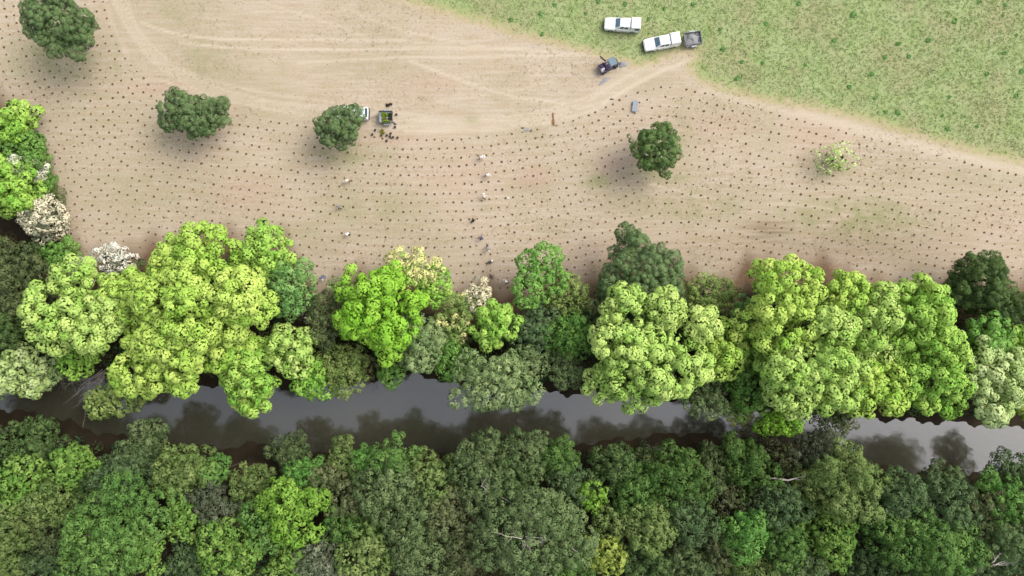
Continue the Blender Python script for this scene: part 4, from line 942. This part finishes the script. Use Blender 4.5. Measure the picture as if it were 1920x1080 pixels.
# ---- buggy
def buggy(px, py, ang):
    r = empty('farm_buggy', W(px, py, 0), ang)
    bm = bmesh.new(); add_hull(bm, [sect(1.5, .42, .45, .78, .08), sect(1.3, .6, .4, .92, .1), sect(.7, .66, .38, .98, .1), sect(.45, .66, .36, .6, .06), sect(-.6, .66, .36, .6, .06), sect(-1.45, .62, .42, .66, .06)])
    bm_obj('body', bm, M_black, r)
    box('floor_pan', (.1, 0, .64), (.9, 1.2, .05), M_purple, r)
    for s in (-1, 1):
        sd = box('seat', (-.25, s*.3, .76), (.5, .5, .2), M_purple, r, .05); box('seat_back', (-.28, 0, .28), (.12, .48, .5), M_purple, sd, .04); sd.children[0].location = (-.25, s*.3, .76)
        for x0, x1 in ((.62, .45), (-.55, -.5)): tube('roll_post', [(x0, s*.62, .9), (x1, s*.55, 1.86)], .03, M_black, r, 6)
        box('headlight', (1.44, s*.32, .74), (.1, .18, .1), M_lamp, r, .02)
    bm = bmesh.new(); add_hull(bm, [[(-.1+.0, -.62, 1.86), (-.1, .62, 1.86), (.95, .6, 1.84), (1.05, .3, 1.83), (1.05, -.3, 1.83), (.95, -.6, 1.84)], [(-.06, -.56, 1.93), (-.06, .56, 1.93), (.88, .54, 1.92), (.98, .28, 1.91), (.98, -.28, 1.91), (.88, -.54, 1.92)]])
    bm_obj('roof', bm, M_roofgrey, r)
    tube('roof_rail', [(-.52, -.55, 1.86), (-.52, .55, 1.86)], .03, M_black, r, 6)
    for s in (-1, 1): tube('roof_rail', [(-.52, s*.55, 1.86), (-.05, s*.55, 1.88)], .03, M_black, r, 6)
    bm = bmesh.new(); t = bmesh.ops.create_circle(bm, segments=12, radius=.18); bm_ = bm
    bmesh.ops.extrude_edge_only(bm, edges=bm.edges[:]); bm.verts.ensure_lookup_table()
    for v in bm.verts[12:]: v.co = v.co*.8+Vector((0, 0, .02))
    o = bm_obj('steering_wheel', bm, M_black, r); o.location = (.3, .3, 1.05); o.rotation_euler = (0, -.7, 0)
    for nm, c, d in (('tray_floor', (-1.05, 0, .80), (.95, 1.3, .05)), ('tray_side', (-1.05, .65, .93), (.95, .05, .26)), ('tray_side', (-1.05, -.65, .93), (.95, .05, .26)), ('tray_end', (-1.53, 0, .93), (.05, 1.25, .26)), ('tray_end', (-.57, 0, .93), (.05, 1.25, .26))):
        box(nm, c, d, M_purple, r)
    for x in (1.0, -1.0):
        for s in (-1, 1): wheel(r, x, s*.64, .33, .28)
    a = tube('boom_arm', [(-.25, .62, 1.35), (-.55, 1.15, 1.4), (-.72, 1.65, 1.38)], [.1, .13, .11], M_black, r, 7)
    return tag(r, 'dark farm buggy with blue grey roof at the meadow edge', 'buggy')
ang_b = math.radians(27); buggy(1140, 125.5, ang_b)
def on_buggy(x, y, z):
    b = W(1140, 125.5, 0); c, s = math.cos(ang_b), math.sin(ang_b); return Vector((b.x+x*c-y*s, b.y+x*s+y*c, z))
for i, (x, y, sx, sy, h, m, nm, lab) in enumerate([(-1.0, -.15, .3, .22, .22, M_whitecloth, 'sack', 'white sack in the rear tray of the buggy'), (-1.28, -.32, .2, .16, .2, M_whitecloth, 'sack', 'smaller white sack at the tail of the buggy tray'), (-1.15, .3, .24, .26, .25, M_purple, 'bag', 'dark violet bag in the rear tray of the buggy')]):
    tag(lumpy(nm, sx, sy, h, m, 60+i, None, 8, on_buggy(x, y, .83), ang_b), lab, 'sack')
tag(lumpy('sack', .17, .17, .18, M_whitecloth, 70, None, 8, on_buggy(-.2, .3, .865), 1), 'pale bag lying on the seat of the buggy', 'sack')

# ------------------------------------------------------------------ people planting
def pose_graph(kind):
    """joints: name -> (pos, radius, tag); edges"""
    J, E = {}, []
    def j(n, p, r, t, par=None):
        J[n] = (Vector(p), r, t)
        if par: E.append((par, n))
    if kind == 'stoop':      # bent at the hips, both hands at the ground in front
        j('pelvis', (0, 0, .88), .15, 'pants'); j('waist', (.14, 0, .98), .135, 'shirt', 'pelvis'); j('chest', (.38, 0, 1.04), .155, 'shirt', 'waist'); j('neck', (.53, 0, 1.04), .06, 'skin', 'chest'); head = (.66, 0, 1.00); hip = .10
        hands = {s: ((.42, s*.22, 1.0), (.48, s*.25, .70), (.60, s*.14, .44)) for s in (-1, 1)}
        legs = {s: ((.0, s*.11, .82), (.06 if s > 0 else -.06, s*.12, .46), (-.02 if s > 0 else -.16, s*.12, .08), (.12 if s > 0 else -.02, s*.13, .045)) for s in (-1, 1)}
    elif kind == 'kneel':
        j('pelvis', (-.05, 0, .42), .15, 'pants'); j('waist', (.06, 0, .56), .135, 'shirt', 'pelvis'); j('chest', (.25, 0, .72), .155, 'shirt', 'waist'); j('neck', (.36, 0, .82), .06, 'skin', 'chest'); head = (.47, 0, .88)
        hands = {s: ((.27, s*.22, .70), (.38, s*.25, .45), (.52, s*.13, .25)) for s in (-1, 1)}
        legs = {s: ((-.05, s*.12, .38), (.30 if s < 0 else .12, s*.14, .42 if s < 0 else .09), (.24 if s < 0 else -.28, s*.14, .08), (.38 if s < 0 else -.42, s*.14, .045)) for s in (-1, 1)}
    elif kind == 'walk':
        j('pelvis', (0, 0, .95), .15, 'pants'); j('waist', (.02, 0, 1.10), .135, 'shirt', 'pelvis'); j('chest', (.05, 0, 1.34), .16, 'shirt', 'waist'); j('neck', (.08, 0, 1.50), .06, 'skin', 'chest'); head = (.11, 0, 1.63)
        hands = {s: ((.05, s*.22, 1.40), (.05-s*.12, s*.27, 1.12), (.12-s*.22, s*.25, .90)) for s in (-1, 1)}
        legs = {s: ((0, s*.10, .88), (s*.16, s*.11, .50), (s*.22-.08, s*.11, .09), (s*.22+.06, s*.12, .045)) for s in (-1, 1)}
    else:                    # reaching with one arm out, legs apart
        j('pelvis', (0, 0, .84), .15, 'pants'); j('waist', (.10, .02, .96), .135, 'shirt', 'pelvis'); j('chest', (.30, .06, 1.10), .155, 'shirt', 'waist'); j('neck', (.43, .09, 1.16), .06, 'skin', 'chest'); head = (.54, .12, 1.17)
        hands = {-1: ((.30, -.18, 1.06), (.42, -.36, .84), (.58, -.40, .62)), 1: ((.28, .28, 1.08), (.28, .46, .86), (.40, .52, .64))}
        legs = {s: ((0, s*.12, .78), (.12*s, s*.2, .44), (.02*s-.05, s*.24, .08), (.02*s+.09, s*.25, .045)) for s in (-1, 1)}
    h = Vector(head); nk = J['neck'][0]; up = (h-nk).normalized(); fw = Vector((1, 0, -.55)).normalized(); fw = (fw-up*fw.dot(up)).normalized()
    j('skull', h, .098, 'skin', 'neck'); j('crown', h+up*.08, .085, 'hair', 'skull'); j('nose', h+fw*.115, .016, 'skin', 'skull'); j('chin', h+fw*.05-up*.06, .05, 'skin', 'skull')
    for s in (-1, 1):
        sh, el, wr = hands[s]; k = str(s)
        j('sh'+k, sh, .068, 'shirt', 'chest'); j('el'+k, el, .048, 'shirt', 'sh'+k); j('wr'+k, wr, .032, 'skin', 'el'+k)
        d = (Vector(wr)-Vector(el)).normalized(); pm = Vector(wr)+d*.06; sd = d.cross(Vector((0, 0, 1))); sd = sd.normalized() if sd.length > .1 else Vector((0, 1, 0)); bd = sd.cross(d)
        j('palm'+k, pm, .034, 'skin', 'wr'+k)
        for f, (o, l) in enumerate(((-.03, .07), (-.01, .085), (.012, .08), (.03, .062))):
            a = pm+d*.045+sd*o; j('f%d%s' % (f, k), a+d*l*.4, .0095, 'skin', 'palm'+k); j('g%d%s' % (f, k), a+d*l*.8+bd*.03, .008, 'skin', 'f%d%s' % (f, k))
        j('t0'+k, pm+sd*.05*s+d*.01, .011, 'skin', 'palm'+k); j('t1'+k, pm+sd*.06*s+d*.05+bd*.02, .009, 'skin', 't0'+k)
        hp, kn, an, toe = legs[s]
        j('hip'+k, hp, .095, 'pants', 'pelvis'); j('kn'+k, kn, .065, 'pants', 'hip'+k); j('an'+k, an, .042, 'pants', 'kn'+k); j('toe'+k, toe, .04, 'shoe', 'an'+k)
    return J, E, h, up, fw
def body_mesh(kind):
    J, E, h, up, fw = pose_graph(kind); names = list(J); ix = {n: i for i, n in enumerate(names)}
    me = bpy.data.meshes.new('skeleton'); me.from_pydata([J[n][0] for n in names], [(ix[a], ix[b]) for a, b in E], [])
    o = bpy.data.objects.new('skeleton', me); COL.objects.link(o)
    o.modifiers.new('skin', 'SKIN'); sub = o.modifiers.new('sub', 'SUBSURF'); sub.levels = 1; sub.render_levels = 1
    for i, n in enumerate(names):
        rr_ = J[n][1]; sv = me.skin_vertices[0].data[i]; wide = 1.3 if n in ('chest', 'pelvis') else 1.0
        sv.radius = (rr_, rr_); sv.use_root = (n == 'pelvis')
    dg = bpy.context.evaluated_depsgraph_get(); dg.update()
    out = bpy.data.meshes.new_from_object(o.evaluated_get(dg)); bpy.data.objects.remove(o)
    tags = ['shirt', 'pants', 'skin', 'hair', 'shoe']; P = np.array([J[n][0] for n in names]); T = [tags.index(J[n][2]) for n in names]; Rr = np.array([J[n][1] for n in names])
    out.materials.clear()
    for p in out.polygons:
        d = np.linalg.norm(P-np.array(p.center), axis=1)-Rr; p.material_index = T[int(np.argmin(d))]; p.use_smooth = True
    return out, h, up, fw
CL = {'white': (.74, .72, .68), 'offwhite': (.62, .56, .48), 'black': (.025, .022, .018), 'violet': (.10, .08, .17), 'blue': (.10, .13, .24), 'grey': (.22, .21, .22), 'maroon': (.16, .08, .08), 'khaki': (.33, .26, .17), 'navy': (.04, .05, .09), 'brown': (.16, .10, .07), 'denim': (.12, .14, .2)}
CM = {k: plain('cloth_'+k, v, .85, 0, .1, 10) for k, v in CL.items()}
M_skin = plain('skin', (.42, .26, .19), .6, 0, .05, 8); M_hair = plain('dark_hair', (.03, .02, .015), .7)
POSE = {k: body_mesh(k) for k in ('stoop', 'kneel', 'walk', 'reach')}
def person(px, py, pose, face, shirt, pants, hat, label):
    base, h, up, fw = POSE[pose]; me = base.copy(); mi = np.zeros(len(base.polygons), np.int32); base.polygons.foreach_get('material_index', mi)
    for m in (CM[shirt], CM[pants], M_skin, M_hair, CM['brown']): me.materials.append(m)
    me.polygons.foreach_set('material_index', mi); me.update()
    p = W(px, py, .7); p.z = float(terrain_z(p.x, p.y))
    o = obj('person', me); o.location = p; o.rotation_euler = (0, 0, math.radians(face))
    # the figure's middle, not its feet, is what the photo pixel marks
    c, s = math.cos(math.radians(face)), math.sin(math.radians(face)); off = .28 if pose in ('stoop', 'reach') else .15 if pose == 'kneel' else .04
    o.location.x -= off*c; o.location.y -= off*s
    if hat:
        bm = bmesh.new(); n = 14; rows = []
        for r_, z in ((.20, -.01), (.205, .0), (.115, .012), (.105, .09), (.05, .115)):
            rows.append([Vector((r_*math.cos(2*PI*i/n), r_*math.sin(2*PI*i/n), z)) for i in range(n)])
        add_hull(bm, rows); q = Vector((0, 0, 1)).rotation_difference((up*.8+Vector((0, 0, .6))).normalized())
        ho = bm_obj('hat', bm, CM[hat], o); ho.rotation_mode = 'QUATERNION'; ho.rotation_quaternion = q; ho.location = h+(up*.8+Vector((0, 0, .6))).normalized()*.05
    tag(o, label, 'person', 'people planting seedlings')
person(903, 295, 'stoop', 10, 'white', 'khaki', 'white', 'person in white shirt bending over, nearest the top of the rows')
person(914, 328, 'stoop', -10, 'white', 'grey', 'offwhite', 'person in white shirt bending, second from the top in the right line')
person(908, 368, 'reach', 80, 'offwhite', 'brown', 'white', 'person in pale top and brown trousers reaching sideways')
person(887, 413, 'kneel', 60, 'black', 'black', None, 'person dressed all in black crouching among the seedlings')
person(901, 445, 'reach', 120, 'violet', 'navy', None, 'person in violet clothes with arms spread')
person(915, 466, 'stoop', -70, 'grey', 'denim', 'white', 'person in grey shirt and pale hat just below the violet one')
person(919, 491, 'kneel', 30, 'grey', 'black', 'offwhite', 'person kneeling in grey and black near the lower rows')
person(922, 518, 'kneel', -30, 'maroon', 'brown', None, 'person in maroon kneeling close to the trees')
person(949, 528, 'stoop', 150, 'white', 'black', 'white', 'person in white beside the mid green tree at the field edge')
person(651, 339, 'stoop', 200, 'offwhite', 'khaki', 'white', 'person in pale clothes bending alone, upper one in the left field')
person(636, 387, 'reach', 100, 'grey', 'brown', None, 'person in dark grey reaching, left field')
person(652, 439, 'stoop', 215, 'white', 'grey', None, 'person in bright white shirt bending, lower left field')
person(605, 521, 'reach', 265, 'blue', 'denim', 'white', 'person in blue at the field edge beside the left lime group')

# ------------------------------------------------------------------ bare branches and banks
def bare_branches(name, px, py, z0, n, length, spread, az, seed, mat, label, cat, tilt=.5, r0=.07):
    rng = np.random.default_rng(seed); p0 = W(px, py, z0); r = empty(name, p0)
    for i in range(n):
        bm = bmesh.new(); a = az+rng.normal(0, spread); L_ = length*rng.uniform(.55, 1.1)
        st = Vector((rng.normal(0, .3), rng.normal(0, .3), rng.uniform(-.2, .2)))
        def grow(p, d, l, rad, lev):
            pts = [p]
            for k in range(4):
                d = (d+Vector(rng.normal(0, .13, 3))).normalized(); p = p+d*l/4; pts.append(p)
            add_tube(bm, pts, [rad*(1-.2*k) for k in range(5)], 5)
            if lev:
                for k in (1, 2, 3, 4):
                    if rng.uniform() < .8:
                        dd = (d+Vector(rng.normal(0, .55, 3))).normalized(); grow(pts[k], dd, l*.5, rad*.5, lev-1)
        grow(st, Vector((math.cos(a), math.sin(a), tilt*rng.uniform(.3, 1.2))).normalized(), L_, r0*rng.uniform(.6, 1.2), 2)
        bm_obj('branch', bm, mat, r, True)
    return tag(r, label, cat)
bare_branches('bare_shrub', 196, 700, -.4, 9, 5.0, .35, math.radians(232), 1, M_twig, 'bare grey branches leaning over the river at left', 'bare shrub', .25, .09)
bare_branches('bare_shrub', 118, 672, -.6, 6, 4.2, .6, math.radians(265), 2, M_twig, 'bare pale twigs beside the grey green bank shrub at left', 'bare shrub', .3, .05)
bare_branches('bare_shrub', 700, 705, -1.6, 6, 2.2, .8, math.radians(270), 3, M_bark, 'dark red brown roots hanging into the water below the vivid tree', 'roots', .15, .06)
bare_branches('bare_shrub', 1232, 868, 2.5, 7, 3.4, .6, math.radians(80), 4, M_twig, 'tan bare twigs at the forest edge near the red bank', 'bare shrub', .9, .05)
bare_branches('bare_shrub', 1440, 915, 2.0, 6, 4.4, .5, math.radians(140), 5, M_twig, 'tangle of brown bare branches in the right forest', 'bare shrub', .5, .05)
bare_branches('dead_branch', 1058, 735, 2.5, 2, 5.0, .15, math.radians(72), 6, M_pale, 'thin white dead branch on the green tree over the river', 'branch', .4, .06)
r = empty('dead_limb', W(1440, 897, 9)); tube('limb', [(0, .05, 0), (1.2, .02, .2), (2.6, -.15, .4), (3.4, .1, .5), (5.2, .7, .9)], [.10, .12, .14, .12, .06], M_pale, r, 7)
tube('side_twig', [(3.4, .1, .5), (4.2, .0, .8), (4.6, .1, 1.0)], [.06, .04, .02], M_pale, r, 6); tag(r, 'pale bare limb reaching out from the large yellow green tree', 'branch')
bare_branches('dead_limb', 985, 1008, 17.3, 5, 2.6, 1.3, math.radians(300), 8, M_pale, 'white bare limbs in the top of the largest gum tree', 'branch', .12, .07)
bare_branches('dead_limb', 1866, 1058, 14.2, 3, 2.4, .4, math.radians(62), 9, M_pale, 'pale forked limb in the bottom right gum', 'branch', .12, .09)
bare_branches('dead_limb', 905, 912, 14.0, 3, 2.0, .9, math.radians(20), 10, M_pale, 'pale twigs on the grey green tree under the central edge tree', 'branch', .15, .05)
